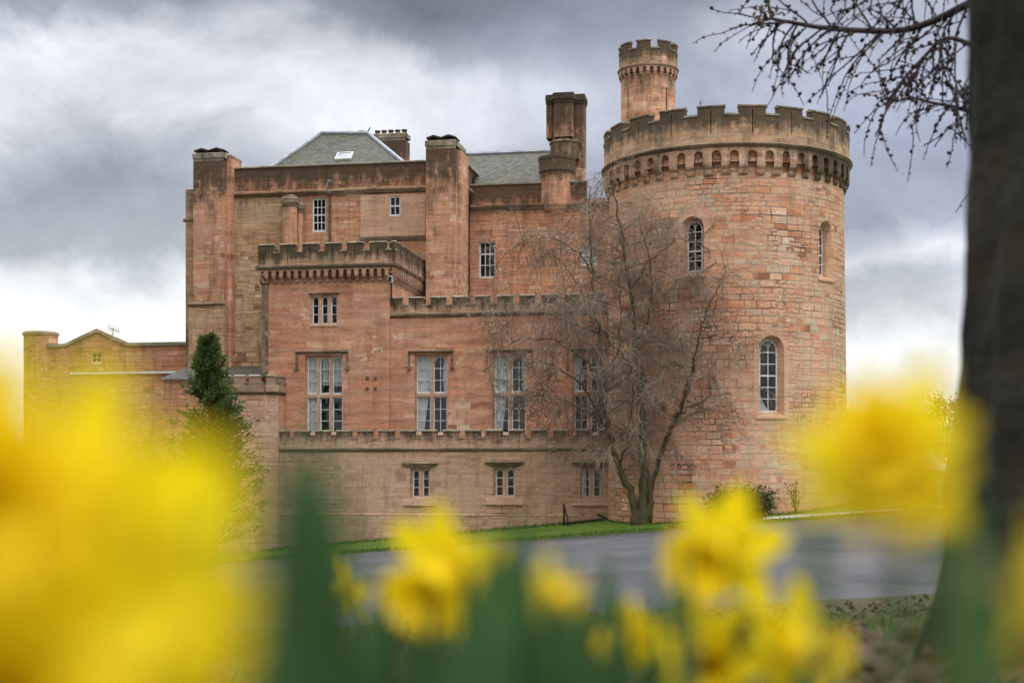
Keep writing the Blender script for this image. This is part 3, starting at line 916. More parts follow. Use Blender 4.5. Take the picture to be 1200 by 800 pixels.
# ---- left block: tall plain wall with parapet, cornice, two chimneys
lA, lB = FL.S(258), FL.S(542)
ztop = FL.Z(380, 192.5); zcor = FL.Z(380, 225)
w1 = H(FL, 365.5, 382, 232, 272, depth=.14); w2 = H(FL, 456.5, 470, 230, 254, depth=.1); w3 = H(FL, 476, 493.5, 298, 312, depth=.14)
xs_ = FL.S(352); xp = FL.S(423)
g = Geo(); g.use('rubble')
g.soot = lambda p: .25 + .55 * max(0, (p[2] - zcor) / (ztop - zcor)) if p[2] > zcor - .01 else (.35 if p[2] > zcor - .3 else 0)
g.panel(FL, lA, xs_, ZB, zcor, 0, zc=(zcor - 1.2,))
g.use('upper')
g.panel(FL, xs_, lB, ZB, zcor, 0, [w1, w2, w3], reveal='dressed', zc=(zcor - 1.2,))
g.panel(FL, lA, lB, zcor, ztop - .08, .06, [])
g.use('upper'); SL = FL.side(lB, True)
g.panel(SL, 0, 9, ZB, zcor, 0); g.panel(SL, -.06, 9, zcor, ztop - .08, 0)
SLl = FL.side(lA, False); g.panel(SLl, -9, 0, ZB, zcor, 0); g.panel(SLl, -9, .06, zcor, ztop - .08, 0)
part(g, 'back_wall')
g = Geo(); g.use('cope'); g.prof(FL, lA, lB + .06, [(-.5, ztop - .08), (.14, ztop - .08), (.14, ztop - .01), (-.18, ztop + .07), (-.5, ztop)])
g.prof(SL, -.1, 9, [(-.5, ztop - .08), (.10, ztop - .08), (.10, ztop - .01), (-.18, ztop + .07), (-.5, ztop)])
part(g, 'coping')
g = Geo(); g.use('string'); 
cp = [(0, zcor - .18), (.10, zcor - .14), (.14, zcor - .06), (.26, zcor - .01), (.28, zcor + .09), (.06, zcor + .16)]
g.prof(FL, lA, lB + .2, cp[:4]); g.prof(SL, -.2, 9, cp[:4]); g.use('weathered'); g.prof(FL, lA, lB + .2, cp[3:]); g.prof(SL, -.2, 9, cp[3:])  # underside in the darker stone: shade below the cornice put into its colour
part(g, 'cornice')
g = Geo(); g.use('lead'); g.box(FL, lA, lB, -9, -.3, zcor, zcor + .2, 'tu'); part(g, 'flat_roof')
# the slightly raised ashlar panel round the small window
zl = FL.Z(460, 278)
g = Geo(); g.use('dressed')
sp1 = FL.S(499)
hw2 = dict(w2); hw2['depth'] = .2
g.panel(FL, xp, sp1, zl, zcor - .26, .12, [hw2]); g.box(FL, xp, sp1, 0, .12, zl, zcor - .28, 'lr')
g.use('string'); g.prof(FL, xp - .02, sp1, [(0, zl - .24), (.08, zl - .2), (.16, zl - .08), (.18, zl + .02), (.12, zl + .05)])
part(g, 'raised_panel')
def sash_window(fr, h, rec, cols, rows, meet=None, curt=None):
    w = sash(fr, h, -rec, cols, rows, castle, fw=.085, bar=.04, name='sash_window', gl=False, meet=meet)
    pane(fr, h, -rec - .03, w); room(fr, h, -rec - .1, w)
    if curt: curtain(fr, h, -rec - .06, w, curt[0], curt[1])
    return w
sash_window(FL, w1, .12, 3, 4, meet=1)
f12 = FL.shift(.12)
sash_window(f12, hw2, .10, 2, 2, meet=0)
sash_window(FL, w3, .12, 2, 2)
# rain pipe with hopper
g = Geo(); g.use('brown_iron')
s, z0 = FL.hit(387, 288); z1 = FL.Z(387, 228)
g.box(FL, s - .05, s + .05, .04, .15, z0 - 1, z1, 'flr'); g.box(FL, s - .16, s + .16, .02, .26, z1 - .02, z1 + .28)
for k in range(3): g.box(FL, s - .08, s + .08, .0, .17, z0 + .5 + k * .8, z0 + .56 + k * .8)
part(g, 'drainpipe')
# bent metal cowl on the wall head
g = Geo(); g.use('lead'); s, z = FL.hit(385, 219)
P = [FL.pt(s, .1, z - .35), FL.pt(s, .3, z - .3), FL.pt(s + .03, .34, z + .1), FL.pt(s + .12, .34, z + .28), FL.pt(s + .24, .34, z + .2)]
g.tube(P, [.045] * 4 + [.08], 6); part(g, 'vent_pipe', smooth=True)

def stack(fr, x0, x1, ybot, ytop, o0, o1, name='chimney_stack', m='stack', cap=True, pots=2, label=None, sooty=True, base=None):
    xm = (x0 + x1) / 2; f = fr.shift(o1)
    a, b = f.S(x0), f.S(x1); zt_ = f.Z(xm, ytop); zb_ = f.Z(xm, ybot) if base is None else base
    d = o1 - o0
    g = Geo(); g.soot = ramp_up(zt_ - 3.2, zt_, .12, .8); g.use(m); g.box(f, a, b, -d, 0, zt_ - 3.2, zt_ - .42, 'fblr'); g.box(f, a, b, -d, 0, zb_, zt_ - 3.2, 'fblr')
    g.use('cope'); g.prof(f, a, b, [(0, zt_ - .45), (0, zt_ - .3), (.05, zt_ - .27), (.05, zt_ - .02), (-.02, zt_ + .02)])
    g.box(f, a - .045, b + .045, -d, .0, zt_ - .27, zt_ + .0, 'blrt')
    o = part(g, name, label=label)
    return f, a, b, d, zt_, o

def slab_pots(f, a, b, d, z, o, n):
    """low stone ventilators: two uprights under a tilted flagstone"""
    for k in range(n):
        c = a + (b - a) * (k + .5) / n; w = (b - a) / n * .42
        g = Geo(); g.use('pot')
        g.box(f, c - w * .8, c - w * .5, -d * .8, -d * .15, z, z + .13); g.box(f, c + w * .5, c + w * .8, -d * .8, -d * .15, z, z + .13)
        pts = [(c - w * 1.15, z + .12), (c, z + .24), (c + w * 1.15, z + .12)]
        for (xa, za), (xb, zb_) in zip(pts, pts[1:]):
            for (o0, o1, dz) in ((-d * .9, -.02, 0),):
                g.face(f, [(xa, o1, za), (xb, o1, zb_), (xb, o1, zb_ + .07), (xa, o1, za + .07)])
                g.face(f, [(xa, o1, za + .07), (xb, o1, zb_ + .07), (xb, o0, zb_ + .07), (xa, o0, za + .07)])
                g.face(f, [(xa, o0, za), (xb, o0, zb_), (xb, o1, zb_), (xa, o1, za)])
                g.face(f, [(xb, o0, zb_), (xa, o0, za), (xa, o0, za + .07), (xb, o0, zb_ + .07)])
        g.build('chimney_cap', None, o)

# great chimney in the middle
r = stack(FL, 499, 534, 350, 164.5, 0, 2.4, base=F0.Z(600, 366)); slab_pots(r[0], r[1], r[2], 2.4 * .5, r[4], r[5], 2)
g = Geo(); g.use('stack'); f = FL.shift(1.9); g.box(f, f.S(533.5), f.S(540), -1.9, 0, F0.Z(600, 366), f.Z(537, 176), 'flrt')
g.build('buttress', None, r[5])
# left chimney with buttress
r = stack(FL, 226.5, 262, 560, 179.5, 0, 1.0, base=ZB); slab_pots(r[0], r[1], r[2], .9, r[4], r[5], 2)
lf = r[0]
g = Geo(); g.use('stack'); f = FL.shift(.55); g.box(f, f.S(261.5), f.S(271), -1.5, 0, ZB, f.Z(266, 183), 'flrt')
g.use('cope'); g.box(f, f.S(262), f.S(271.8), -1.5, .04, f.Z(266, 184), f.Z(266, 181.5)); 
g.build('flue', None, r[5])
g = Geo(); g.use('rubble')
f = FL.shift(1.12); za = f.Z(240, 356)
g.box(f, f.S(221), f.S(263), -1.2, 0, ZB, za, 'flrt')
g.use('string'); g.prof(f, f.S(221) - .05, f.S(263) + .05, [(0, za - .12), (.08, za - .06), (.1, za), (-.1, za + .12)])
g.use('weathered'); f = FL.shift(.2); g.box(f, f.S(217.5), f.S(228), -2.5, 0, ZB, f.Z(222, 222), 'flrbt')
za = f.Z(220, 258)
g.use('string'); g.prof(f, f.S(217.5) - .12, f.S(228), [(0, za - .1), (.1, za - .03), (.1, za + .05), (0, za + .1)])
part(g, 'buttress')
# small shafted chimney standing on the wing roof
for (x0, x1, yt, oo) in ((329, 346.5, 230, 1.2), (345, 353.5, 237, .8)):
    f = FL.shift(oo); a, b = f.S(x0), f.S(x1); zt_ = f.Z((x0 + x1) / 2, yt); zb_ = zs - .5
    c = f.pt((a + b) / 2, -.3, 0); rd = Round((c[0], c[1]), (b - a) / 2 * .92, ds=(b - a) * .36)
    g = Geo(); g.use('stack'); g.lathe(rd, [(0, FW.Z(385, 300)), (0, zt_ - .55)])
    g.use('string'); g.lathe(rd, [(0, zt_ - .55), (.06, zt_ - .5), (.06, zt_ - .42), (.13, zt_ - .34), (.13, zt_ - .12), (.05, zt_ - .04), (.0, zt_ + .06), (-.2, zt_ + .12)], top=True)
    part(g, 'chimney_stack')

# ---- right block, lower and set further back
rA, rB = FR.S(547), FR.S(724)
ztr = FR.Z(590, 215); zcr = FR.Z(590, 243)
w5 = H(FR, 561, 580.5, 282.5, 326, depth=.2); w6 = H(FR, 681, 700, 287, 311, depth=.12)
xr = FR.S(688)
g = Geo(); g.soot = lambda p: .3 + .7 * max(0, (p[2] - zcr) / (ztr - zcr)) if p[2] > zcr - .01 else 0; g.use('upper')
g.panel(FR, rA - 1, rB, ZB, zcr, 0, [w5, w6], reveal='dressed', zc=(zcr - 1.0,))
g.panel(FR, rA - 1, xr, zcr, ztr - .08, .05)
part(g, 'back_wall')
sash_window(FR, w5, .16, 3, 3, meet=1)
sash_window(FR, w6, .12, 2, 2, curt=(lambda t: .9, False))
g = Geo(); g.use('string')
g.prof(FR, rA - 1, rB, [(0, zcr - .2), (.10, zcr - .15), (.14, zcr - .06), (.26, zcr - .0), (.28, zcr + .08), (.05, zcr + .14)])
g.use('cope'); g.prof(FR, rA - 1, xr, [(-.5, ztr - .08), (.13, ztr - .08), (.13, ztr), (-.2, ztr + .06), (-.5, ztr)])
g.use('weathered'); g.box(FR, xr, rB, -.5, .02, zcr + .12, zcr + .3)
part(g, 'cornice')
g = Geo(); g.use('iron')
s, z1 = FR.hit(548.5, 246)
g.box(FR, s - .12, s + .10, .03, .25, F0.Z(600, 366), z1, 'flr'); g.box(FR, s - .18, s + .16, .02, .28, z1 - .05, z1 + .25)  # iron pipe, widened to stand for the black shadow line beside it too
for k in range(4): g.box(FR, s - .1, s + .1, 0, .2, z1 - 1 - k * 1.0, z1 - .93 - k * 1.0)
part(g, 'drainpipe')
# rounded corner turret under the tall chimney
f = FR.shift(.1)
a, b = f.S(631), f.S(671.5); c = f.pt((a + b) / 2, -.55, 0); rd = Round((c[0], c[1]), (b - a) / 2, ds=.12)
Zr = lambda py: rd.zf(py)
g = Geo(); g.use('corbel')
g.lathe(rd, [(-.55, Zr(252)), (-.45, Zr(249)), (-.3, Zr(247.5)), (-.28, Zr(245)), (-.12, Zr(243.5)), (-.1, Zr(241)), (.02, Zr(239))])
g.soot = ramp_up(Zr(215), Zr(200), .1, .6); g.use('stack'); g.lathe(rd, [(0, Zr(239)), (0, Zr(215)), (0, Zr(200))])
g.use('weathered'); g.lathe(rd, [(0, Zr(200)), (.06, Zr(198.5)), (.06, Zr(186)), (.1, Zr(184)), (.1, Zr(181)), (-.1, Zr(180))], top=True)
part(g, 'bartizan')
g = Geo(); g.soot = lambda p: .45; g.use('weathered'); rd2 = Round((c[0] + .45, c[1] + .25), .82, ds=.15)
g.lathe(rd2, [(0, Zr(183)), (0, Zr(165)), (.07, Zr(163)), (-.12, Zr(159))], top=True)
cs = part(g, 'chimney_stack', label='tall clustered chimney stack with capped shafts')
def shaft(x0, x1, y0, y1, oo, dep, m='stack'):
    f = FR.shift(oo); g = Geo(); a, b = f.S(x0), f.S(x1); xm = (x0 + x1) / 2; zt_ = f.Z(xm, y1); 
    ch = min(.07, (b - a) * .1)
    pl = [(a, -dep + ch), (a, -ch), (a + ch, 0), (b - ch, 0), (b, -ch), (b, -dep + ch), (b - ch, -dep), (a + ch, -dep)]
    def ringz(pl, z0, z1):
        for (sa, oa), (sb, ob) in zip(pl, pl[1:] + pl[:1]):
            g.face(f, [(sa, oa, z0), (sb, ob, z0), (sb, ob, z1), (sa, oa, z1)])
    cx, co = (a + b) / 2, -dep / 2
    big = lambda e: [(cx + (s - cx) * (1 + e), co + (o - co) * (1 + e)) for s, o in pl]
    g.soot = ramp_up(zt_ - 3.5, zt_, .15, .75); g.use(m); ringz(pl, f.Z(xm, y0), zt_ - .5)
    g.use('string'); ringz(big(.1), zt_ - .5, zt_ - .34); ringz(big(.22), zt_ - .34, zt_ - .08); ringz(big(.12), zt_ - .08, zt_)
    for e, z in ((.1, zt_ - .34), (.22, zt_ - .08), (.12, zt_)): g.face(f, [(s, o, z) for s, o in big(e)])
    for e, z in ((.1, zt_ - .5), (.22, zt_ - .34)): g.face(f, [(s, o, z) for s, o in reversed(big(e))])
    g.build('shaft', None, cs)
shaft(640, 647.5, 162, 111.5, -.55, .9); shaft(649, 671, 160, 108.5, .0, 1.0); shaft(671.5, 684.5, 245, 110.5, -.6, 1.0, 'stack')

# ---- roofs
def roof_poly(g, pts):
    g.raw(pts)
def P3(px, py, D): return Vector(((px - CX) / FPX * D, D, EYE + (HY - py) / FPX * D))
zb_ = zcor + .2
fr = FL.shift(-.6)
e0 = fr.hit(308, 197)[0]; e1 = fr.hit(480, 189)[0]
g = Geo(); g.use('slate')
t0 = P3(376, 158, 82.0); t1 = P3(431, 155.5, 82.0)
tz = (t0.z + t1.z) / 2; t0.z = t1.z = tz
A = Vector(fr.pt(e0, 0, ztop - .25)); B = Vector(fr.pt(e1, 0, ztop - .25)); 
fb = FL.shift(-10); Cc = Vector(fb.pt(e1 + .2, 0, ztop - .25)); D_ = Vector(fb.pt(e0, 0, ztop - .25))
roof_poly(g, [A, B, t1, t0]); roof_poly(g, [B, Cc, t1]); roof_poly(g, [Cc, D_, t0, t1]); roof_poly(g, [D_, A, t0])
roof1 = part(g, 'slate_roof')
g = Geo(); g.use('lead')
for a, b in ((A, t0), (B, t1), (t0, t1)):
    g.tube([a + Vector((0, -.02, .03)), b + Vector((0, -.02, .03))], [.11, .11], 6)
g.build('lead_ridge', None, roof1)
# skylight lying in the slope
n_ = (B - A).cross(t1 - A).normalized()
def on_slope(px, py):
    r = Vector(((px - CX) / FPX, 1, (HY - py) / FPX)); o = Vector((0, 0, EYE))
    return o + r * ((A - o).dot(n_) / r.dot(n_))
q = [on_slope(*p) for p in ((392.5, 188.5), (411, 187.5), (414.5, 180), (396, 181))]
g = Geo(); g.use('paint')
up = n_ * .12
top = [p + up for p in q]
for k in range(4): g.raw([q[k], q[(k + 1) % 4], top[(k + 1) % 4], top[k]])
cen = sum(top, Vector()) / 4; inn = [cen + (p - cen) * .84 for p in top]
for k in range(4): g.raw([top[k], top[(k + 1) % 4], inn[(k + 1) % 4], inn[k]])
sk = g.build('skylight', None, roof1)
g = Geo(); g.raw([p - n_ * .03 for p in inn]); g.build('glass', 'lead', sk)
# stack behind the ridge, with its row of pots, and a fallen pole at the ridge end
f, a, b, d, z, o = stack(FL, 436, 475.5, 189, 156.5, -10, -9.0, base=zcor)
for k in range(5):
    s = a + (b - a) * (k + .5) / 5; c = f.pt(s, -.5, 0); rd = Round((c[0], c[1]), .17, ds=.2)
    g = Geo(); g.use('pot'); g.lathe(rd, [(.03, z - .02), (.0, z + .08), (-.02, z + .22), (.03, z + .25), (.02, z + .3)], top=True); g.build('chimney_pot', None, o, smooth=True)
f, a, b, d, z, o = stack(FL, 376, 432, 189, 157, -11.5, -10.6, base=zcor)
for k in range(4):
    s = a + (b - a) * (k + .2) / 4; c = f.pt(s, -.5, 0); rd = Round((c[0], c[1]), .2, ds=.2)
    g = Geo(); g.use('pot'); g.lathe(rd, [(.03, z - .02), (-.02, z + .15), (.03, z + .2), (.02, z + .24)], top=True); g.build('chimney_pot', None, o, smooth=True)
g = Geo(); g.use('iron'); g.tube([P3(430, 156, 82), P3(434, 149.5, 82.2)], [.05, .03], 5); part(g, 'roof_finial')
# right roof
g = Geo(); g.use('slate')
fr = FR.shift(-.5); s0_, s1_ = fr.S(538), fr.S(664); fb = FR.shift(-5.2)
zr = fb.Z(590, 180)
lo = [fr.pt(s0_ - 1, 0, ztr - .2), fr.pt(s1_, 0, ztr - .2)]; hi = [fb.pt(s0_ - .6, 0, zr), fb.pt(s1_ , 0, zr)]
f3 = FR.shift(-10); bk = [f3.pt(s0_ - .6, 0, ztr - .2), f3.pt(s1_, 0, ztr - .2)]
roof_poly(g, [lo[0], lo[1], hi[1], hi[0]]); roof_poly(g, [hi[0], hi[1], bk[1], bk[0]]); roof_poly(g, [lo[1], bk[1], hi[1]]); roof_poly(g, [bk[0], lo[0], hi[0]])
roof2 = part(g, 'slate_roof')
g = Geo(); g.use('lead'); g.tube([Vector(hi[0]) + Vector((0, 0, .04)), Vector(hi[1]) + Vector((0, 0, .04))], [.12, .12], 6); g.build('lead_ridge', None, roof2)
g = Geo(); g.use('iron'); s, z = FR.hit(550, 212); q = Vector(FR.pt(s, -.8, z - .1)); g.tube([q, q + Vector((.12, 0, .55))], [.09, .07], 7); g.use('paint'); g.tube([q + Vector((-.2, 0, -.05)), q + Vector((-.24, 0, .45))], [.03, .02], 4); part(g, 'vent_pipe')
# wall closing the gap between right block and round tower, and a back wall
g = Geo(); g.use('upper'); f = FL.shift(-9); g.panel(f, lA, f.S(760), ZB, zcor, 0); part(g, 'rear_wall')
g = Geo(); g.use('lead'); g.box(FR, rA - 1, rB + 1, -9, -.3, zcr - .1, zcr + .1, 'tu'); part(g, 'flat_roof')

# ---- the round tower
TA = R(8.53)
TC = (67.1 * sin(TA), 67.1 * cos(TA))
TR = Round(TC, 5.40, flare=lambda z: .012 * max(0, 12.5 - z))
zstr = EYE + (HY - 167) / FPX * 60.9
TZ = lambda py, o=0: EYE + (HY - py) / FPX * (TC[1] * 1.0 - (5.4 + o) * cos(TA) - .0)
half = pi * 5.4
def TH(x0, x1, y0, y1, **kw):
    xm = (x0 + x1) / 2
    d = dict(s0=TR.S(x0), s1=TR.S(x1), z0=TR.Z(xm, y1), z1=TR.Z(xm, y0)); d.update(kw); return d
t1h = TH(799, 825, 253.5, 322); t2h = TH(888.5, 917.5, 393, 487); t3h = TH(953.5, 978, 264, 327)
dz = t3h['z1'] - t1h['z1']; t3h['z0'] = t1h['z0']; t3h['z1'] = t1h['z1']
wd = t1h['s1'] - t1h['s0']; c3 = (t3h['s0'] + t3h['s1']) / 2; t3h['s0'] = c3 - wd / 2; t3h['s1'] = c3 + wd / 2
for h in (t1h, t2h, t3h): h.update(rise=(h['s1'] - h['s0']) / 2, depth=.42, splay=.15)
zpb, zpt = TZ(168, .3), TZ(134.5, .3)
zco, zca, zcb = TZ(172, .25), TZ(189, .25), TZ(204, .25)
g = Geo(); g.use('tower')
g.panel(TR, -half, half, ZB, zpb, 0, [t1h, t2h, t3h], reveal='dressed', zc=(0, 3, 6, 9, 12))
part(g, 'round_tower', smooth=False)
g = Geo(); nC = 46
g.soot = lambda p: .25 + .5 * max(0, min(1, (p[0] - TC[0] - 1) / 4))  # corbels get darker towards the right of the tower
corbels(g, TR, -half, half, zco, zca, zcb, nC, .24, frac=.5)
part(g, 'corbel_table')
g = Geo()
po = .24; g.soot = ramp_up(zpb, TZ(121.5, .3), -.1, .95)
crenel(g, TR, -half, half, zpb, zpt, TZ(121.5, .3), 2 * half / 20 * .66, 2 * half / 20 * .34, po, .4, start=.55, wall='weathered', cope=.10)
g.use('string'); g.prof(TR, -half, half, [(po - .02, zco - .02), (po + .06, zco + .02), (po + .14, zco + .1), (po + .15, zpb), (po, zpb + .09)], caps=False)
part(g, 'parapet')
g = Geo(); g.use('lead'); g.lathe(TR, [(-.05, zpb + .02), (-.06, zpb + .05)], top=True); part(g, 'flat_roof')
for h, rows in ((t1h, 5), (t2h, 6), (t3h, 5)):
    i = dict(h); sp = h['splay']; i['s0'] += sp; i['s1'] -= sp; i['z0'] += sp; i['z1'] -= sp; i['rise'] = (i['s1'] - i['s0']) / 2
    # the sash sits flat at the back of the splayed opening
    c = (i['s0'] + i['s1']) / 2; an = c / TR.r + TR.a0
    zc_ = (i['z0'] + i['z1']) / 2; rr_ = TR.rad(zc_) - .40
    q = Vector((TR.c.x + rr_ * sin(an), TR.c.y - rr_ * cos(an)))
    ff = Flat((q.x, q.y), -math.degrees(an)); k = rr_ / TR.r * 1.06
    j = dict(i); j['s0'] = -(i['s1'] - i['s0']) / 2 * k; j['s1'] = -j['s0']; j['rise'] = j['s1']
    w = sash(ff, j, -.0, 2, rows, castle, fw=.06, bar=.034, name='sash_window', gl=False, meet=rows // 2 - 1)
    g = Geo(); g.use('paint')          # pointed tracery in the head
    zsp = j['z1'] - j['rise']
    for sg in (-1, 1):
        pts = [ff.pt(sg * j['s1'] * .02, -.02, zsp + j['rise'] * .22), ff.pt(sg * j['s1'] * .3, -.02, zsp + j['rise'] * .6), ff.pt(sg * j['s1'] * .62, -.02, zsp + j['rise'] * .82)]
        g.tube(pts, [.02] * 3, 4)
    g.build('tracery', None, w)
    pane(ff, j, -.035, w); room(ff, j, -.1, w)
    if h is t2h: curtain(ff, dict(j, z1=j['z0'] + .85), -.06, w, lambda t: .12 + .5 * t ** 1.5, False)
    if h is t2h or h is t1h or h is t3h:
        g = Geo(); g.use('dressed'); z = h['z0']; a, b = h['s0'] - .12, h['s1'] + .12
        g.prof(TR, a, b, [(0, z - .16), (.05, z - .14), (.05, z - .04), (0.004, z + .005)]); part(g, 'sill')
# dressed surrounds
for h in (t1h, t2h):
    g = Geo(); g.use('dressed')
    a, b = outline(h), outline(dict(h, s0=h['s0'] - .22, s1=h['s1'] + .22, z1=h['z1'] + .22, z0=h['z0'], rise=h['rise'] + .22))
    for k in range(1, len(a) - 1):
        g.face(TR, [(a[k][0], .012, a[k][1]), (b[k][0], .012, b[k][1]), (b[k + 1][0], .012, b[k + 1][1]), (a[k + 1][0], .012, a[k + 1][1])])
    k = len(a) - 1
    g.face(TR, [(a[k][0], .012, a[k][1]), (b[k][0], .012, b[k][1]), (b[0][0], .012, b[0][1]), (a[0][0], .012, a[0][1])])
    part(g, 'window_surround')
# ---- caphouse turret on the tower roof
an = math.atan((759.5 - 600) / FPX); Dt = 68.9
UC = (Dt * sin(an), Dt * cos(an)); UR = Round(UC, 1.30, ds=.12)
u = lambda py: UR.zf(py)
hu = pi * 1.30
sl = []
for px, y0, y1 in ((735.5, 103, 137), (781, 101, 136)):
    s = UR.S(px); sl.append(dict(s0=s - .05, s1=s + .05, z0=u(y1), z1=u(y0), depth=.25))
g = Geo(); g.soot = ramp_up(u(130), u(85), 0, .45); g.use('stack'); g.panel(UR, -hu, hu, zpb, u(77), 0, sl)
g.use('interior'); g.lathe(UR, [(-.26, zpb), (-.26, u(77))])
tu = part(g, 'turret')
g = Geo(); corbels(g, UR, -hu, hu, u(77), u(82), u(87), 26, .12); g.build('corbel_table', None, tu)
g = Geo(); g.soot = ramp_up(u(75.5), u(46), .1, 1.0)
crenel(g, UR, -hu, hu, u(75.5), u(57), u(46), 2 * hu / 8 * .62, 2 * hu / 8 * .38, .10, .22, start=.5, wall='weathered', slit=False, cope=.08)
g.use('string'); g.prof(UR, -hu, hu, [(.10, u(78)), (.16, u(76.8)), (.18, u(75.5)), (.1, u(74))], caps=False)
g.use('lead'); g.lathe(UR, [(-.1, u(75)), (-.1, u(74.5))], top=True)
g.build('parapet', None, tu)
# small lightning rod on the tower
g = Geo(); g.use('iron'); q = P3(821, 124, 62.5); g.tube([q + Vector((0, 0, -.6)), q + Vector((0, 0, .25))], [.02, .012], 4)
g.tube([q + Vector((-.1, 0, .12)), q + Vector((.1, 0, .12))], [.012, .012], 4); part(g, 'lightning_rod')

# ---- low battlemented porch at the left foot of the wing
FP = F0.shift(1.5)
pA, pB = FP.S(255), FP.S(322)
zs2, zn2, zt2 = FP.Z(300, 459), FP.Z(300, 449), FP.Z(300, 439.5)
g = Geo(); g.use('base'); ch = .5
g.panel(FP, pA, pB - ch, ZB, zs2, 0)
SP = FP.side(pB, True)
g.face(FP, [(pB - ch, 0, ZB), (pB, -ch, ZB), (pB, -ch, zs2), (pB - ch, 0, zs2)])
g.panel(SP, ch, 1.5, ZB, zs2, 0)
g.box(FP, pA, pB, -1.4, -.01, zs2 - .1, zs2, 't')
part(g, 'porch_wall')
g = Geo(); crenel(g, FP, pA, pB - ch, zs2, zn2, zt2, .5, .25, .08, .25, start=.12, wall='weathered', slit=False)
fc = Flat(FP.pt(pB - ch, 0, 0)[:2], YAW - 45); crenel(g, fc, 0, ch * 1.414, zs2, zn2, zt2, .42, .2, .08, .25, start=.14, wall='weathered', slit=False)
crenel(g, SP, ch, 1.5, zs2, zn2, zt2, .45, .25, .08, .25, start=.1, wall='weathered', slit=False)
g.use('string')
for ff, a, b in ((FP, pA, pB - ch), (fc, 0, ch * 1.414), (SP, ch, 1.5)): g.prof(ff, a, b, [(0, zs2 - .14), (.1, zs2 - .06), (.14, zs2), (.06, zs2 + .05)])
part(g, 'parapet')
# lean-to roof between porch and left block
g = Geo(); g.use('slate')
f = FL.shift(3.5); f2 = FL.shift(.3)
a, b = f.S(190), f.S(306)
g.raw([f.pt(a, 0, f.Z(280, 442)), f.pt(b, 0, f.Z(280, 442)), f2.pt(b + .2, 0, f2.Z(280, 429)), f2.pt(a, 0, f2.Z(280, 429))])
lr = part(g, 'lean_to_roof')
g = Geo(); g.use('lead'); g.box(f, a, b, -.05, .1, f.Z(280, 443.5), f.Z(280, 441.5)); g.box(f2, a, b + .2, -.0, .12, f2.Z(280, 434), f2.Z(280, 432)); g.build('lead_flashing', None, lr)
g = Geo(); g.use('upper'); g.panel(f, a, b, ZB, f.Z(280, 443.5), -.1); part(g, 'lean_to_wall')
# downpipe and lightwell rail by the tower
g = Geo(); g.use('iron')
def gp(fr, px, py, o): 
    s, z = fr.hit(px, py); return Vector(fr.pt(s, o, z))
f = FB.shift(.3)
g.tube([gp(FB, 719, 540, .12), gp(FB, 719, 562, .12), gp(FB, 717.5, 568, .3), gp(FB, 716.5, 574, .3), gp(FB, 716.5, 622, .3)], [.075] * 5, 6)
g.tube([gp(FB, 701, 602, .3), gp(FB, 716, 609, .3)], [.05] * 2, 5)
part(g, 'drainpipe', smooth=True)

# ------------------------------------------------------------------ low range on the far left
FO = Flat((((120 - 600) / FPX * 84), 84), YAW)
ob = empty('outbuilding', (FO.pt(0, 0, 0)[0], 84, ground_z(-24, 80)))
tag(ob, 'low red stone range with small gable and round end turret beyond the yellow flowers', 'outbuilding')
g = Geo(); g.use('upper')
a, b = FO.S(40), FO.S(232)
z0 = FO.Z(120, 404); ga, gp_, gb = FO.S(76), FO.S(114), FO.S(150); zg = FO.Z(114, 387)
wo = H(FO, 106, 119, 413, 426, depth=.15)
g.panel(FO, a, b, ZB, z0, 0, [wo]); g.face(FO, [(ga, 0, z0), (gb, 0, z0), (gp_, 0, zg)])
g.box(FO, a, b, -7, -.01, ZB, z0, 'blrt')
g.build('wall', None, ob)
g = Geo(); g.use('cope')
for p, q in (((a, z0), (ga, z0)), ((ga, z0), (gp_, zg)), ((gp_, zg), (gb, z0)), ((gb, z0), (b, z0))):
    (s0, za), (s1, zb_) = p, q
    for o0, o1 in ((-.35, .12),):
        g.face(FO, [(s0, o1, za - .1), (s1, o1, zb_ - .1), (s1, o1, zb_ + .1), (s0, o1, za + .1)])
        g.face(FO, [(s0, o1, za + .1), (s1, o1, zb_ + .1), (s1, o0, zb_ + .1), (s0, o0, za + .1)])
        g.face(FO, [(s0, o0, za - .1), (s1, o0, zb_ - .1), (s1, o1, zb_ - .1), (s0, o1, za - .1)])
g.build('coping', None, ob)
w = sash(FO, wo, -.1, 2, 2, ob, fw=.07, bar=.04, name='sash_window', gl=False); pane(FO, wo, -.13, w); room(FO, wo, -.2, w)
a1, b1_ = FO.S(24), FO.S(60); c = FO.pt((a1 + b1_) / 2, -.6, 0); rd = Round((c[0], c[1]), (b1_ - a1) / 2, ds=.2)
g = Geo(); g.use('upper'); z1 = rd.zf(392); g.lathe(rd, [(0, ZB), (0, z1)])
g.use('cope'); g.lathe(rd, [(0, z1), (.07, z1 + .03), (.07, z1 + .18), (-.1, z1 + .26)], top=True)
g.build('turret', None, ob)
g = Geo(); g.use('upper'); f = FO.shift(4.5); a, b = f.S(84), f.S(236); g.panel(f, a, b, ZB, f.Z(150, 437.5), 0)
g.use('paint'); g.box(f, a - .05, b, -.05, .12, f.Z(150, 438), f.Z(150, 435.5))
g.use('slate'); z = f.Z(150, 435.5); g.raw([f.pt(a, 0, z), f.pt(b, 0, z), f.pt(b, -4.4, z + .3), f.pt(a, -4.4, z + .3)])
g.build('lean_to', None, ob)
ae = empty('tv_aerial', FO.pt(FO.S(130), -.3, FO.Z(130, 396)))
tag(ae, 'thin television aerial on the roof beside the low gable', 'aerial')
g = Geo(); g.use('iron'); s, z = FO.hit(130, 396); q = Vector(FO.pt(s, -.25, z - .5)); g.tube([q, q + Vector((0, 0, 1.1))], [.025, .02], 4); g.build('pole', None, ae)
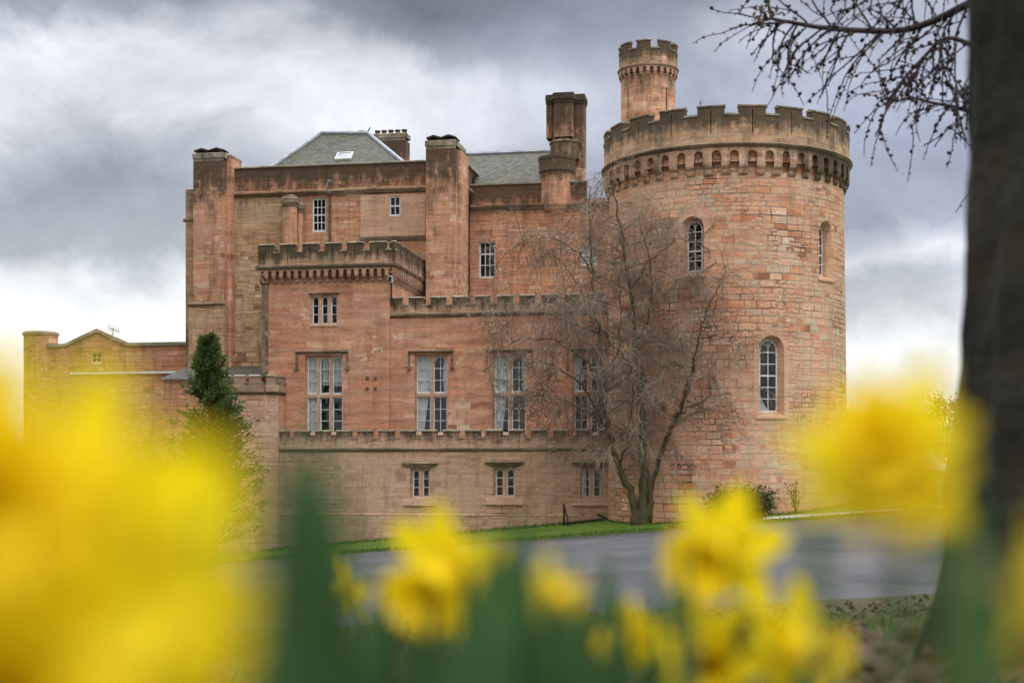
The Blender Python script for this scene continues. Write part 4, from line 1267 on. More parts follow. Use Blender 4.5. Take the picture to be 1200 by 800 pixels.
g = Geo(); g.use('iron'); t_ = q + Vector((0, 0, 1.0)); g.tube([t_ + Vector((-.25, 0, .12)), t_ + Vector((.4, 0, -.1))], [.015, .015], 4)
for k in range(5):
    m_ = t_ + Vector((-.25 + .15 * k, 0, .12 - .05 * k)); g.tube([m_ + Vector((.03, -.2, .16)), m_ + Vector((-.03, .2, -.16))], [.012, .012], 4)
g.build('antenna', None, ae)

# ------------------------------------------------------------------ the bare tree before the tower
def vrand(s=1.0): return Vector((random.gauss(0, s), random.gauss(0, s), random.gauss(0, s)))
def grow(p, d, length, r0, r1, n, droop, wob):
    """a limb bending as it grows"""
    pts = [Vector(p)]; rad = [r0]; d = Vector(d).normalized(); st = length / n
    for k in range(n):
        d = (d + Vector((0, 0, -droop * (k / n + .25))) + vrand(wob)).normalized()
        pts.append(pts[-1] + d * st); t = (k + 1) / n; rad.append(r0 + (r1 - r0) * t)
    return pts, rad

def spline(pts, n):
    """Catmull-Rom through points"""
    P = [Vector(p) for p in pts]; P = [P[0] * 2 - P[1]] + P + [P[-1] * 2 - P[-2]]; out = []
    for i in range(1, len(P) - 2):
        for k in range(n):
            t = k / n; a, b, c, d = P[i - 1:i + 3]
            out.append(.5 * ((2 * b) + (c - a) * t + (2 * a - 5 * b + 4 * c - d) * t * t + (3 * b - a - 3 * c + d) * t ** 3))
    out.append(P[-2]); return out

def bare_tree():
    rs = random.getstate(); random.seed(21)
    D0 = 62.3
    base = P3(752, 612, D0); base.z = ground_z(base.x, base.y)
    root = empty('bare_tree', base)
    tag(root, 'leafless many-stemmed weeping tree on the lawn in front of the round tower', 'tree')
    limbs = [  # (px, py, depth offset) and radii
        ([(747, 616, 0), (740, 580, 0), (725, 548, -.1), (713, 505, -.3), (707, 450, -.5), (701, 390, -.4), (694, 320, -.2), (690, 262, 0), (692, 218, .1)], .21, .02),
        ([(753, 618, 0), (754, 565, 0), (752, 505, .1), (750, 445, .2), (744, 400, .2), (738, 340, .3), (730, 285, .3), (721, 235, .2), (716, 196, .2)], .24, .02),
        ([(759, 614, 0), (764, 570, -.1), (777, 525, -.4), (793, 487, -.8), (806, 452, -1.1), (814, 418, -1.3), (822, 382, -1.4), (838, 345, -1.5), (852, 318, -1.5)], .14, .018),
        ([(751, 470, .2), (762, 425, .5), (775, 380, .9), (795, 350, 1.1), (812, 325, 1.2), (826, 296, 1.3)], .10, .015),
        ([(713, 505, -.3), (698, 478, -.9), (682, 452, -1.4), (662, 436, -1.9), (640, 425, -2.2), (618, 425, -2.4)], .09, .014),
        ([(707, 450, -.5), (722, 415, .2), (728, 370, .6), (724, 325, .8), (716, 285, .9)], .09, .015),
        ([(750, 445, .2), (733, 420, -.8), (712, 396, -1.5), (694, 372, -2), (668, 352, -2.3), (640, 345, -2.5)], .08, .013),
        ([(793, 487, -.8), (815, 474, -1.4), (838, 462, -1.8), (858, 463, -2)], .06, .012),
        ([(744, 400, .2), (760, 372, -.8), (764, 330, -1.3), (756, 285, -1.4), (748, 250, -1.4)], .07, .013),
        ([(725, 548, -.1), (735, 515, -.9), (742, 470, -1.3), (736, 425, -1.5)], .07, .012),
        ([(701, 390, -.4), (686, 350, .5), (668, 320, .9), (650, 300, 1.0), (634, 290, 1.0)], .06, .012),
        ([(707, 450, -.5), (686, 422, -1.2), (655, 402, -1.8), (620, 396, -2.2), (590, 408, -2.4), (566, 436, -2.4)], .07, .012),
        ([(713, 505, -.3), (694, 486, .3), (664, 472, .8), (634, 478, 1.1), (606, 500, 1.2)], .06, .011),
        ([(694, 320, -.2), (672, 292, -1.0), (644, 278, -1.6), (612, 284, -1.9), (584, 306, -2)], .055, .011),
        ([(738, 340, .3), (768, 300, -.6), (798, 280, -1.0), (826, 290, -1.2), (848, 318, -1.2)], .055, .011),
        ([(806, 452, -1.1), (830, 440, -.4), (856, 430, 0), (878, 446, .2)], .05, .010),
        ([(701, 390, -.4), (668, 378, -1.3), (630, 366, -2.0), (592, 368, -2.2), (556, 388, -2.3)], .055, .011),
        ([(822, 382, -1.4), (840, 385, -1.9), (858, 392, -2.2), (872, 408, -2.3)], .045, .01),
    ]
    gt = Geo(); gb = Geo(); gw = Geo()
    paths = []
    for pl, r0, r1 in limbs:
        p = spline([P3(a, b, D0 + c) for a, b, c in pl], 5); m = len(p); r0 = r0 if r0 > .13 else r0 * .72
        p = [q + vrand(.05) * (1 if 0 < i < m - 1 else 0) for i, q in enumerate(p)]
        rad = [r0 + (r1 - r0) * (i / (m - 1)) ** .75 for i in range(m)]
        if r0 > .13: rad[0] *= 1.5; rad[1] *= 1.25; rad[2] *= 1.1
        gt.tube(p, rad, 7); paths.append((p, rad))
    twigs = 0
    def twig(p, d, L, r):
        pts, rad = grow(p, d, L, r, .007, 7, .30, .13); gw.tube(pts, rad, 3, cap=False)
        return pts
    for p, rad in paths:
        m = len(p); ln = sum((p[i + 1] - p[i]).length for i in range(m - 1))
        nb = int(ln / .30)
        for k in range(nb):
            t = .22 + .78 * (k + random.random()) / nb
            i = min(int(t * (m - 1)), m - 2); q = p[i].lerp(p[i + 1], t * (m - 1) - i)
            if q.z < base.z + 1.6: continue
            r = min(rad[i] * .5, .032)
            ax = (p[i + 1] - p[i]).normalized()
            an = random.random() * 2 * pi
            out = Vector((cos(an), sin(an) * .8, 0))
            out = (out - ax * out.dot(ax)).normalized()
            d = out * 1.0 + Vector((0, 0, random.uniform(.1, .9)))
            L = random.uniform(1.2, 3.3) * (1.15 - .5 * t)
            pts, rr = grow(q, d, L, max(r * .8, .018), .010, 9, random.uniform(.12, .26), .09)
            gb.tube(pts, rr, 4, cap=False)
            ns = int(L * 6)
            for j in range(ns):
                tt = .15 + .85 * (j + random.random()) / ns
                ii = min(int(tt * 9), 8); qq = pts[ii].lerp(pts[ii + 1], tt * 9 - ii)
                dd = (pts[ii + 1] - pts[ii]).normalized()
                side = vrand(1.0); side = (side - dd * side.dot(dd)).normalized()
                d2 = dd * .7 + side * .8 + Vector((0, 0, .15))
                l2 = random.uniform(.4, 1.35)
                tp = twig(qq, d2, l2, max(min(rr[ii] * .7, .015), .0095))
                for q3 in (2, 4, 5):
                    if random.random() < .58:
                        dd3 = (tp[q3 + 1] - tp[q3]).normalized()
                        pts3, r3 = grow(tp[q3], dd3 + vrand(.55), random.uniform(.3, 1.0), .0075, .005, 5, .3, .10)
                        gw.tube(pts3, r3, 3, cap=False)
    gt.build('trunk', 'birch_trunk', root, smooth=True)
    gb.build('branches', 'twig', root, smooth=True)
    gw.build('twigs', 'twig', root, smooth=True)
    random.setstate(rs)
bare_tree()

# ------------------------------------------------------------------ leaves
def leaf(g, p, d, L, w, fold=.25):
    """one small pointed leaf"""
    d = Vector(d).normalized(); s = d.cross(Vector((random.gauss(0, 1), random.gauss(0, 1), random.gauss(0, 1))))
    if s.length < 1e-4: s = Vector((1, 0, 0))
    s.normalize(); n = d.cross(s)
    p = Vector(p); m = p + d * L * .5
    g.raw([p, m + s * w / 2 + n * w * fold, p + d * L, m - s * w / 2 + n * w * fold], [(0, 0), (1, 0), (1, 1), (0, 1)])

def conifer():
    D0 = 57.0
    b = P3(250, 600, D0); b.z = ground_z(b.x, D0 if False else b.y)
    root = empty('conifer', b)
    tag(root, 'dark green pointed conifer standing left of the wing', 'tree')
    top = P3(244, 392, D0); Hh = top.z - b.z
    g = Geo(); g.tube([b + Vector((0, 0, -.2)), b.lerp(top, .5), top], [.17, .1, .02], 7); g.build('trunk', 'birch_trunk', root)
    g = Geo(); random.seed(3)
    gbr = Geo()
    for k in range(700):
        t = random.random() ** .8
        z = .06 + .92 * t
        c = b.lerp(top, z)
        rmax = 3.5 * (1 - z) ** .88 * (.80 + .3 * mnoise.noise(Vector((z * 9, k % 7, 0)))) + .10
        an = random.random() * 2 * pi
        if mnoise.noise(Vector((cos(an) * 1.6, sin(an) * 1.6, z * 7))) < -.26: continue
        L = rmax * random.uniform(.6, 1.25)
        d = Vector((cos(an), sin(an), random.uniform(.15, .75)))
        pts, rr = grow(c, d, L, .022, .004, 6, -.05, .1)
        gbr.tube(pts, rr, 3, cap=False)
        for j in range(24):
            u_ = random.uniform(.3, 1.0); i = min(int(u_ * 6), 5); q = pts[i].lerp(pts[i + 1], u_ * 6 - i)
            dd = (pts[i + 1] - pts[i]).normalized() + vrand(.55)
            q = q + vrand(.04)
            leaf(g, q, dd, random.uniform(.14, .30), random.uniform(.05, .10))
    gbr.build('branches', 'birch_trunk', root); g.build('foliage', 'conifer', root)
conifer()

def bushy(name, label, px, D, py_top, rx, h, nleaf, m, seed, cat='shrub', L=(.08, .16), stems=10, spread=.6, loose=0.0, dark='birch_trunk'):
    random.seed(seed)
    x = (px - CX) / FPX * D; b = Vector((x, D, ground_z(x, D)))
    root = empty(name, b); tag(root, label, cat)
    gs, gl = Geo(), Geo()
    for k in range(stems):
        an = random.random() * 2 * pi; d = Vector((cos(an) * spread, sin(an) * spread, 1))
        pts, rr = grow(b + Vector((cos(an) * rx * .2, sin(an) * rx * .2, -.05)), d, h * random.uniform(.65, 1.05), .02, .005, 8, .05, .1)
        gs.tube(pts, rr, 4, cap=False)
        for j in range(nleaf // stems):
            t = random.uniform(.15, 1) ** .8; i = min(int(t * 8), 7); q = pts[i].lerp(pts[i + 1], t * 8 - i)
            off = vrand(.5 * rx * (1 - .5 * t) * (1 - loose))
            leaf(gl, q + off, vrand(1) + Vector((0, 0, .3)), random.uniform(*L), random.uniform(*L) * .5)
    gs.build('stems', dark, root); gl.build('foliage', m, root)
    return root
bushy('evergreen_shrub', 'dark evergreen shrub at the foot of the round tower', 868, 60.2, 550, .8, 1.5, 6500, 'shrub', 5, stems=22, spread=.85, L=(.12, .22))
bushy('young_plant', 'thin young plant with bare twigs right of the evergreen shrub', 932, 60.4, 548, .2, 1.55, 150, 'shrub', 6, 'plant', stems=7, spread=.15, loose=.4)
for i, (px, D, h, n, lb) in enumerate(((128, 61, 6.3, 1500, 'tall leafy climber in front of the low gable'), (160, 62, 5.6, 1300, 'leafy climber between the low gable and the conifer, the one nearer the gable'),
                          (196, 60.5, 5.9, 1500, 'leafy climber close beside the conifer'))):
    bushy('climbing_shrub', lb, px, D, 420, .55, h, n, 'ivy', 30 + i, stems=9, spread=.14, L=(.10, .2))['group'] = 'leafy climbers left of the conifer'

# far trees beyond the tower on the right
def far_tree(x, y, h, w, seed, label):
    random.seed(seed); b = Vector((x, y, ground_z(x, y)))
    root = empty('far_tree', b); tag(root, label, 'tree', 'trees on the skyline right of the tower')
    gt = Geo(); pts, rr = grow(b + Vector((0, 0, -.3)), (0, 0, 1), h * .7, h * .03, h * .008, 6, 0, .03); gt.tube(pts, rr, 6)
    gl = Geo()
    for k in range(46):
        z = random.uniform(.25, 1); an = random.random() * 2 * pi; r = w * sqrt(max(.03, 1 - ((z - .5) / .56) ** 2)) * random.uniform(.3, 1)
        c = b + Vector((cos(an) * r, sin(an) * r, h * z)); i = min(5, int(z * 5))
        gt.tube([pts[i], c], [h * .008, h * .002], 4, cap=False)
        for j in range(46): leaf(gl, c + vrand(h * .065), vrand(1), h * .05, h * .03)
    gt.build('trunk', 'birch_trunk', root); gl.build('crown', 'far_tree', root)
for i, (px, D, h, w, lb) in enumerate(((1002, 170, 9.0, 4.2, 'distant tree on the skyline closest to the round tower'), (1040, 190, 10.5, 5, 'distant tree behind the big yellow bloom, second from the tower'), (1078, 175, 8.8, 4.4, 'distant tree on the skyline midway between tower and larch trunk'), (1112, 160, 10.5, 4.6, 'distant tree on the skyline beside the larch trunk'), (1150, 180, 11, 5, 'distant tree behind the larch trunk'))):
    far_tree((px - CX) / FPX * D, D, h * .74, w, 50 + i, lb)

# ------------------------------------------------------------------ the larch at the right edge, with its coned branches
def larch():
    random.seed(11)
    D = 3.3
    cx = (1256 - CX) / FPX * D
    b = Vector((cx, D, ground_z(cx, D) - .1))
    root = empty('larch_tree', b)
    tag(root, 'dark larch trunk at the right edge with drooping coned branches above', 'tree')
    g = Geo(); n, m = 40, 60; rows = []
    for k in range(m + 1):
        z = -.1 + 5.2 * k / m; row = []
        for j in range(n):
            an = 2 * pi * j / n
            r = .245 + .09 * math.exp(-max(z, 0) / .22) * (1 + .5 * sin(an * 3 + 1)) - .008 * z
            p = Vector((cos(an) * 2.6, sin(an) * 2.6, z * 1.2))
            r += .045 * mnoise.noise(Vector((cos(an) * 1.5, sin(an) * 1.5, z * 1.1))) + .03 * mnoise.noise(Vector((cos(an) * 4.5, sin(an) * 4.5, z * .8))) + .022 * abs(mnoise.noise(Vector((cos(an) * 7, sin(an) * 7, z * 1.5)))) + .012 * mnoise.noise(p * 5)
            row.append(Vector((b.x + r * cos(an), b.y + r * sin(an), b.z + .1 + z)))
        rows.append(row)
    for k in range(m):
        for j in range(n):
            q = (j + 1) % n; g.raw([rows[k][j], rows[k][q], rows[k + 1][q], rows[k + 1][j]], [(0, 0)] * 4)
    g.build('trunk', 'bark', root, smooth=False)
    gl, gt, gc = Geo(), Geo(), Geo()
    hub = Vector((b.x, b.y, 1.4))
    def cone_at(p, d, s):
        # a little barrel of scales
        d = Vector(d).normalized(); pts = [p, p + d * s * .35, p + d * s * .75, p + d * s]
        gc.tube(pts, [s * .22, s * .42, s * .36, s * .1], 6)
    def limb(pl, r0, r1, nside, length, up=0.0, cones=.7):
        p = spline([hub.lerp(P3(*pl[0]), .25)] + [P3(*q) for q in pl], 6); m_ = len(p)
        rad = [r0 + (r1 - r0) * (i / (m_ - 1)) for i in range(m_)]
        gl.tube(p, rad, 6)
        first = 6
        for k in range(nside):
            t = (k + random.random()) / nside; i = int(first + t * (m_ - first - 1)); i = min(i, m_ - 2)
            q = p[i].lerp(p[i + 1], random.random())
            ax = (p[i + 1] - p[i]).normalized()
            dwn = random.random() < .72
            d = ax * .55 + Vector((random.uniform(-.5, .2), random.uniform(-.5, .5), -.75 if dwn else .75)) + vrand(.2)
            L = length * random.uniform(.45, 1.1) * (1.15 - .5 * t)
            pts, rr = grow(q, d, L, r0 * .24, .005, 9, .10 if dwn else -.02, .12)
            gt.tube(pts, rr, 4, cap=False)
            kids = [(pts, rr)]
            for j in range(int(L / .13)):
                tt = .15 + .85 * random.random(); ii = min(int(tt * 9), 8); qq = pts[ii].lerp(pts[ii + 1], tt * 9 - ii)
                dd = (pts[ii + 1] - pts[ii]).normalized() * .8 + vrand(.5) + Vector((0, 0, -.35))
                l2 = random.uniform(.16, .55); p2, r2 = grow(qq, dd, l2, .0058, .0036, 5, .16, .14); gt.tube(p2, r2, 3, cap=False); kids.append((p2, r2))
            for pp, _ in kids:
                for q4 in range(1, len(pp)):
                    nn = 1
                    for _k in range(nn):
                        if random.random() < cones * .55:
                            c = pp[q4].lerp(pp[q4 - 1], random.random())
                            cone_at(c, vrand(1) + Vector((0, 0, .5)), random.uniform(.024, .040))
                        # short bud spurs roughen the twigs
                        c = pp[q4].lerp(pp[q4 - 1], random.random()); d4 = vrand(1).normalized() * .022
                        gt.tube([c, c + d4], [.007, .004], 3, cap=False)
    limb([(1185, -6, 10.5), (1140, 3, 10.9), (1100, 22, 11.2), (1060, 35, 11.5), (1010, 36, 11.6), (960, 32, 11.7), (930, 27, 11.7), (903, 22, 11.7)], .042, .012, 34, .72, cones=.75)
    limb([(1190, -70, 10.2), (1130, -62, 10.5), (1080, -40, 10.8), (1040, -22, 10.9), (1000, -12, 11.0), (960, -18, 11.0)], .035, .010, 18, .5, cones=.35)
    limb([(1190, 150, 10.8), (1150, 136, 11.0), (1120, 126, 11.2), (1090, 120, 11.3), (1062, 112, 11.5)], .026, .008, 15, .5, cones=.6)
    limb([(1190, 90, 10.1), (1150, 60, 10.5), (1110, 45, 10.6), (1080, 70, 10.8), (1055, 98, 10.9), (1038, 122, 10.9)], .024, .008, 13, .5, cones=.8)
    gl.build('branches', 'larch_twig', root, smooth=True); gt.build('twigs', 'larch_twig', root)
    gd = Geo()
    for k in range(34):
        leaf(gd, P3(random.gauss(906, 13), random.gauss(19, 6), 11.6), vrand(1) + Vector((-.4, 0, -.2)), random.uniform(.05, .09), random.uniform(.025, .04))
    gd.build('dead_leaves', 'litter', root)
    o = gc.build('cones', 'cone', root, smooth=True); o['kind'] = 'stuff'
larch()

# ------------------------------------------------------------------ leaf litter and grass on the near bank
def near_cover():
    random.seed(5)
    g = Geo()
    for k in range(5200):
        y = random.uniform(.6, 13.5); x = random.uniform(-.45, .5) * y * .9 + random.gauss(0, .3)
        dens = mnoise.noise(Vector((x * .6, y * .6, 3)))
        if dens < -.15 and random.random() < .8: continue
        z = ground_z(x, y)
        leaf(g, (x, y, z + random.uniform(.004, .03)), (random.gauss(0, 1), random.gauss(0, 1), random.uniform(-.1, .4)), random.uniform(.04, .10), random.uniform(.03, .06))
    tag(g.build('leaf_litter', 'litter'), kind='stuff')
    g = Geo()
    for k in range(9000):
        y = random.uniform(.5, 13.5); x = random.uniform(-.45, .5) * y * .9 + random.gauss(0, .3)
        dens = mnoise.noise(Vector((x * .5, y * .5, 9)))
        if dens < .0 and random.random() < .85: continue
        z = ground_z(x, y); h = random.uniform(.04, .12)
        d = Vector((random.gauss(0, .35), random.gauss(0, .35), 1)).normalized()
        s = Vector((random.gauss(0, 1), random.gauss(0, 1), 0)).normalized() * .004
        p = Vector((x, y, z - .005)); e = p + d * h
        g.raw([p - s, p + s, e + s * .2, e - s * .2], [(0, 0)] * 4)
    tag(g.build('grass', 'grassblade'), kind='stuff')
near_cover()

def wall_foot():
    random.seed(8); g = Geo()
    for k in range(5200):
        x = random.uniform(-12, 16)
        if random.random() < .5:
            y = far_edge(x) + random.uniform(.0, .35)
        else:
            y = 67.0 - .176 * x + random.uniform(-1.6, -.5) if x < 4.4 else TC[1] - sqrt(max(0, 5.75 ** 2 - (x - TC[0]) ** 2)) - abs(random.gauss(0, .25))
        z = ground_z(x, y); h = random.uniform(.05, .17); d = Vector((random.gauss(0, .4), random.gauss(0, .4), 1)).normalized()
        q = Vector((random.gauss(0, 1), random.gauss(0, .4), 0)).normalized() * .02; p = Vector((x, y, z - .01)); e = p + d * h
        g.raw([p - q, p + q, e + q * .2, e - q * .2], [(0, 0)] * 4)
    tag(g.build('grass', 'grassblade'), kind='stuff')
wall_foot()
hb = P3(661, 620, 65.0); hb.z = ground_z(hb.x, hb.y)
hr = empty('handrail', hb); tag(hr, 'black iron handrail beside the dark lightwell left of the tree trunks', 'handrail')
g = Geo(); g.use('iron'); g.tube([hb + Vector((0, 0, -.1)), P3(661, 590, 65)], [.05, .04], 6); g.build('post', None, hr)
g = Geo(); g.use('iron'); g.tube([P3(661, 592, 65), P3(665, 606, 64.6), P3(666, 622, 64.4)], [.035] * 3, 6); g.build('rail', None, hr)
g = Geo(); g.use('iron'); g.tube([P3(662, 613, 65), P3(706, 608, 65.2)], [.05] * 2, 6); g.build('rail', None, hr)

# ------------------------------------------------------------------ daffodils
def daffodil(px, py, D, face=0, nod=10, size=1.0, leaves=3, lh=.30, label='', seed=0, spread=.05, roll=0, openness=1.0):
    """one daffodil: stem from the ground with a bent neck, papery spathe, six petals, frilled trumpet and strap leaves.
    face: degrees the bloom turns to the right of looking at the camera, nod: how far it looks down"""
    random.seed(1000 + seed)
    head = P3(px, py, D)
    bx, by = head.x + random.uniform(-.03, .03), head.y + random.uniform(-.02, .05)
    b = Vector((bx, by, ground_z(bx, by)))
    root = empty('daffodil', b); tag(root, label, 'daffodil', 'daffodils in the foreground')
    f = R(face); nd = R(nod)
    dirn = Vector((sin(f) * cos(nd), -cos(f) * cos(nd), -sin(nd)))
    q = dirn.to_track_quat('Z', 'Y').to_matrix() @ Matrix.Rotation(R(roll), 3, 'Z')
    W = lambda v: head + q @ (Vector(v) * size)
    # petals
    g = Geo()
    for k in range(6):
        an = k * pi / 3 + (.08 if k % 2 else 0); inner = k % 2
        Lp, wp = (.040, .0285) if not inner else (.038, .025)
        Lp *= random.uniform(.93, 1.05); tw = random.uniform(-.25, .25); cur = random.uniform(-.3, .45)
        grid = []
        for i in range(9):
            t = i / 8; row = []
            w = wp * (sin(pi * min(1, t * .93 + .07)) ** .62) * (1 - .18 * t) * (1 if t < .97 else .25)
            for j in range(-3, 4):
                s = j / 3
                r_ = .006 + Lp * t
                lift = (-.004 * openness + .012 * (1 - openness) * t * 2 - .012 * cur * t * t + .0035 * s * s - .0022 * cos(s * pi) * (1 - t) + .0015 * sin(9 * t + k) * s) + (.001 if inner else 0)
                x, y = r_, s * w / 2
                y2 = y; z2 = lift + y * tw * t
                row.append(W((x * cos(an) - y2 * sin(an), x * sin(an) + y2 * cos(an), z2)))
            grid.append(row)
        for i in range(8):
            for j in range(6): g.raw([grid[i][j], grid[i + 1][j], grid[i + 1][j + 1], grid[i][j + 1]], [(0, 0)] * 4)
    g.build('petals', 'petal', root, smooth=True)
    # trumpet
    g = Geo(); n = 36; prof = [(.0055, -.004), (.0085, .004), (.0115, .012), (.0125, .020), (.0135, .027), (.0165, .033), (.0205, .0365), (.0225, .0375)]
    rows = []
    for i, (r_, z) in enumerate(prof):
        t = i / (len(prof) - 1); row = []
        for j in range(n):
            an = 2 * pi * j / n; rr = r_ * (1 + .10 * t ** 4 * sin(an * 12) + .02 * sin(an * 6) * t); zz = z + .0018 * t ** 4 * sin(an * 9 + 1)
            row.append(W((rr * cos(an), rr * sin(an), zz)))
        rows.append(row)
    for i in range(len(prof) - 1):
        for j in range(n):
            k = (j + 1) % n; g.raw([rows[i][j], rows[i][k], rows[i + 1][k], rows[i + 1][j]], [(0, 0)] * 4)
    g.raw([W((.006 * cos(2 * pi * j / 12), .006 * sin(2 * pi * j / 12), .002)) for j in range(12)], [(0, 0)] * 12)
    for j in range(6):
        an = j * pi / 3; g.tube([W((.0025 * cos(an), .0025 * sin(an), 0)), W((.003 * cos(an), .003 * sin(an), .022))], [.0009 * size] * 2, 4)
    g.build('trumpet', 'trumpet', root, smooth=True)
    # stem
    g = Geo(); back = head - dirn * .018 * size; neck = head - dirn * .032 * size + Vector((0, 0, .002))
    elbow = head - dirn * .047 * size + Vector((0, 0, -.016 * size))
    g.tube([head - dirn * .002, back, neck], [.0045 * size, .0058 * size, .0032 * size], 8)
    low = elbow.lerp(b, .5) + Vector((random.uniform(-.01, .01), random.uniform(-.01, .01), 0))
    g.tube(spline([neck, elbow, low, b + Vector((0, 0, -.03))], 5), [.0032 * size] * 3 + [.0042] * 13, 8)
    g.build('stem', 'stem', root, smooth=True)
    g = Geo(); u_ = (elbow - neck).normalized()
    for sg in (-1, 1):
        sd = dirn.cross(Vector((0, 0, 1))).normalized() * .006 * size * sg
        g.raw([neck + u_ * .02 * size, neck + sd, back - Vector((0, 0, -.012 * size)), neck - sd * .2 + Vector((0, 0, .006))], [(0, 0)] * 4)
    g.build('spathe', 'spathe', root)
    for k in range(leaves):
        strap_leaf(root, b, lh * random.uniform(.8, 1.1), random.uniform(0, 2 * pi), spread)
    return root

def strap_leaf(root, b, h, an, lean=.05, w=.013, top=None):
    g = Geo(); n = 12
    d = Vector((cos(an), sin(an), 0)); tg = Vector((-sin(an), cos(an), 0)); tw = random.uniform(-.9, .9)
    base = b + d * random.uniform(.006, .022)
    grid = []
    for i in range(n + 1):
        t = i / n
        c = base + Vector((0, 0, h * t - .02)) + d * (lean * t * t + .01 * sin(t * 3))
        if top is not None: c = base.lerp(top, t) + d * .012 * sin(t * pi)
        a = tg * cos(tw * t) + d * sin(tw * t)
        ww = w * (1 - max(0, (t - .72) / .28) ** 1.8 * .9) * (.8 + .2 * min(1, t * 4))
        nn = a.cross(Vector((0, 0, 1)))
        grid.append([c - a * ww / 2 + nn * .0022, c, c + a * ww / 2 + nn * .0022])
    for i in range(n):
        for j in range(2): g.raw([grid[i][j], grid[i][j + 1], grid[i + 1][j + 1], grid[i + 1][j]], [(0, 0)] * 4)
    g.build('leaf', 'strap', root, smooth=True)

daffs = [
    # px, py, depth, face, nod, size, leaves, leaf height, label
    (-60, 575, .36, 35, -5, 1.0, 1, .25, 'blurred daffodil at the far left edge, reaching highest'),
    (120, 612, .38, -20, 5, 1.0, 1, .24, 'large blurred daffodil left of the conifer, facing the camera'),
    (162, 690, .42, 30, 15, 1.0, 2, .22, 'large blurred daffodil rightmost of the left clump'),
    (20, 770, .34, 10, 10, 1.0, 1, .22, 'large blurred daffodil low at the left edge'),
    (150, 835, .36, -10, 15, 1.0, 1, .20, 'large blurred daffodil at the bottom left under the others'),
    (414, 688, 1.45, -60, 15, .80, 3, .24, 'small daffodil turned sideways left of the mid-left bloom'),
    (528, 668, 1.05, -32, 24, 1.3, 3, .27, 'daffodil nodding left, below the basement windows'),
    (640, 690, .8, 75, 10, .5, 1, .20, 'thin blurred daffodil seen edge-on between the green leaves'),
    (850, 640, 1.05, -38, 14, 1.22, 3, .26, 'upper bright daffodil below the evergreen shrub'),
    (922, 752, 1.02, 35, 14, 1.1, 2, .22, 'lower right daffodil of the bright clump, facing right'),
    (828, 762, 1.08, -5, 18, 1.12, 3, .23, 'lower middle daffodil of the bright clump'),
    (745, 742, 1.15, -50, 20, .8, 2, .22, 'small daffodil leftmost of the bright clump'),
    (1000, 545, .58, 15, -5, .72, 2, .26, 'large blurred daffodil right of the round tower'),
    (1054, 505, .58, -40, 0, .72, 1, .26, 'second blurred daffodil behind the large one right of the tower'),
    (1066, 572, .58, -10, 5, .64, 1, .26, 'blurred daffodil lowest of the three right of the round tower'),
    (1222, 700, .40, 60, 10, .5, 1, .22, 'very blurred daffodil over the larch trunk'),
]
for i, d in enumerate(daffs):
    daffodil(d[0], d[1], d[2], d[3], d[4], d[5], d[6], d[7], d[8], seed=i, roll=i * 23)

def leaf_clump(px, D, tops, label, seed):
    random.seed(seed); x = (px - CX) / FPX * D; b = Vector((x, D, ground_z(x, D)))
    root = empty('daffodil_leaves', b); tag(root, label, 'leaves', 'daffodil leaf tufts')
    for tx, ty, w in tops:
        t = P3(tx, ty, D + random.uniform(-.02, .02)); strap_leaf(root, b + Vector(((t.x - x) * .6, 0, 0)), .3, random.choice((pi / 2, -pi / 2)) + random.uniform(-.5, .5), .0, w, top=t)
leaf_clump(352, .40, [(330, 520, .026), (362, 505, .026), (318, 590, .024), (350, 545, .028), (384, 580, .024), (330, 610, .026), (372, 620, .026), (346, 560, .026), (392, 660, .022)], 'tall blurred daffodil leaves right of the big left flowers', 71)
leaf_clump(595, .75, [(610, 595, .022), (575, 625, .02), (622, 650, .02), (592, 630, .024), (555, 690, .018), (640, 710, .02), (600, 660, .024)], 'dark daffodil leaves right of the nodding daffodil', 72)
leaf_clump(660, .9, [(650, 640, .014), (668, 690, .014), (640, 740, .015), (690, 735, .014), (705, 760, .015)], 'upright daffodil leaves between the dark leaves and the pointed ones', 78)
leaf_clump(478, .5, [(455, 750, .02), (480, 735, .022), (500, 760, .02), (470, 770, .022), (520, 765, .02)], 'broad blurred daffodil leaves at the bottom below the nodding daffodil', 83)
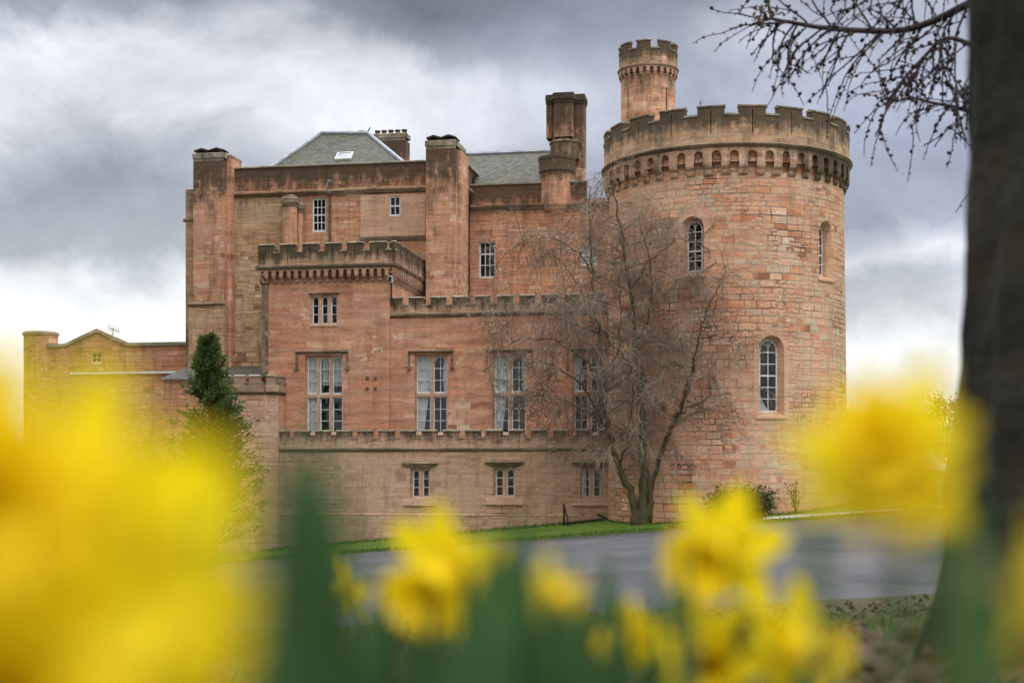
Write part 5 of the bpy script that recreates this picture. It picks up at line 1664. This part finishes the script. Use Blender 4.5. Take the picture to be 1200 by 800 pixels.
leaf_clump(410, .8, [(402, 735, .017), (425, 755, .017), (388, 745, .016), (450, 770, .017)], 'low daffodil leaves under the small sideways daffodil', 79)
leaf_clump(960, .85, [(940, 770, .016), (985, 775, .014), (965, 790, .016)], 'short daffodil leaves beside the lower right bloom', 80)
leaf_clump(372, .46, [(342, 540, .020), (398, 585, .022), (380, 530, .022), (408, 650, .020), (360, 600, .022)], 'blurred daffodil leaves on the right flank of the tallest leaf clump', 81)
leaf_clump(540, 1.0, [(505, 690, .014), (528, 715, .014), (548, 668, .015), (566, 705, .014), (486, 725, .013), (585, 690, .014)], 'upright daffodil leaves behind the broad dark ones', 84)
leaf_clump(675, 1.15, [(655, 668, .014), (676, 650, .014), (694, 680, .013), (722, 690, .013), (640, 690, .014), (708, 640, .012), (735, 700, .013)], 'slim daffodil leaves rising across the road behind the pointed ones', 85)
leaf_clump(440, 1.1, [(425, 700, .014), (445, 712, .014), (462, 700, .013), (400, 725, .014), (480, 700, .014)], 'slim daffodil leaves behind the low ones at the bottom', 86)
leaf_clump(790, 1.15, [(768, 670, .013), (785, 650, .013), (812, 700, .013), (845, 720, .013), (760, 715, .013)], 'slim daffodil leaves behind the bright clump', 87)
leaf_clump(750, 1.0, [(735, 770, .014), (760, 780, .014), (720, 770, .014), (780, 790, .014)], 'short daffodil leaves under the small leftmost bloom of the bright clump', 82)
leaf_clump(690, 1.1, [(715, 655, .013), (690, 690, .012), (735, 715, .011), (660, 720, .013), (640, 700, .012)], 'thin pointed daffodil leaves standing before the road', 73)
leaf_clump(785, .95, [(800, 625, .012), (770, 700, .011), (812, 690, .012)], 'daffodil leaves at the left of the bright clump', 74)
leaf_clump(455, 1.2, [(440, 715, .014), (478, 722, .013), (418, 735, .014), (500, 745, .013), (535, 735, .013)], 'low daffodil leaves under the nodding daffodil', 75)
leaf_clump(1140, .55, [(1136, 530, .011), (1150, 570, .011), (1128, 640, .011)], 'tall blurred daffodil leaves before the larch trunk', 76)
leaf_clump(880, 1.2, [(870, 700, .013), (900, 720, .012), (945, 745, .013), (985, 770, .012)], 'daffodil leaves at the right of the bright clump', 77)
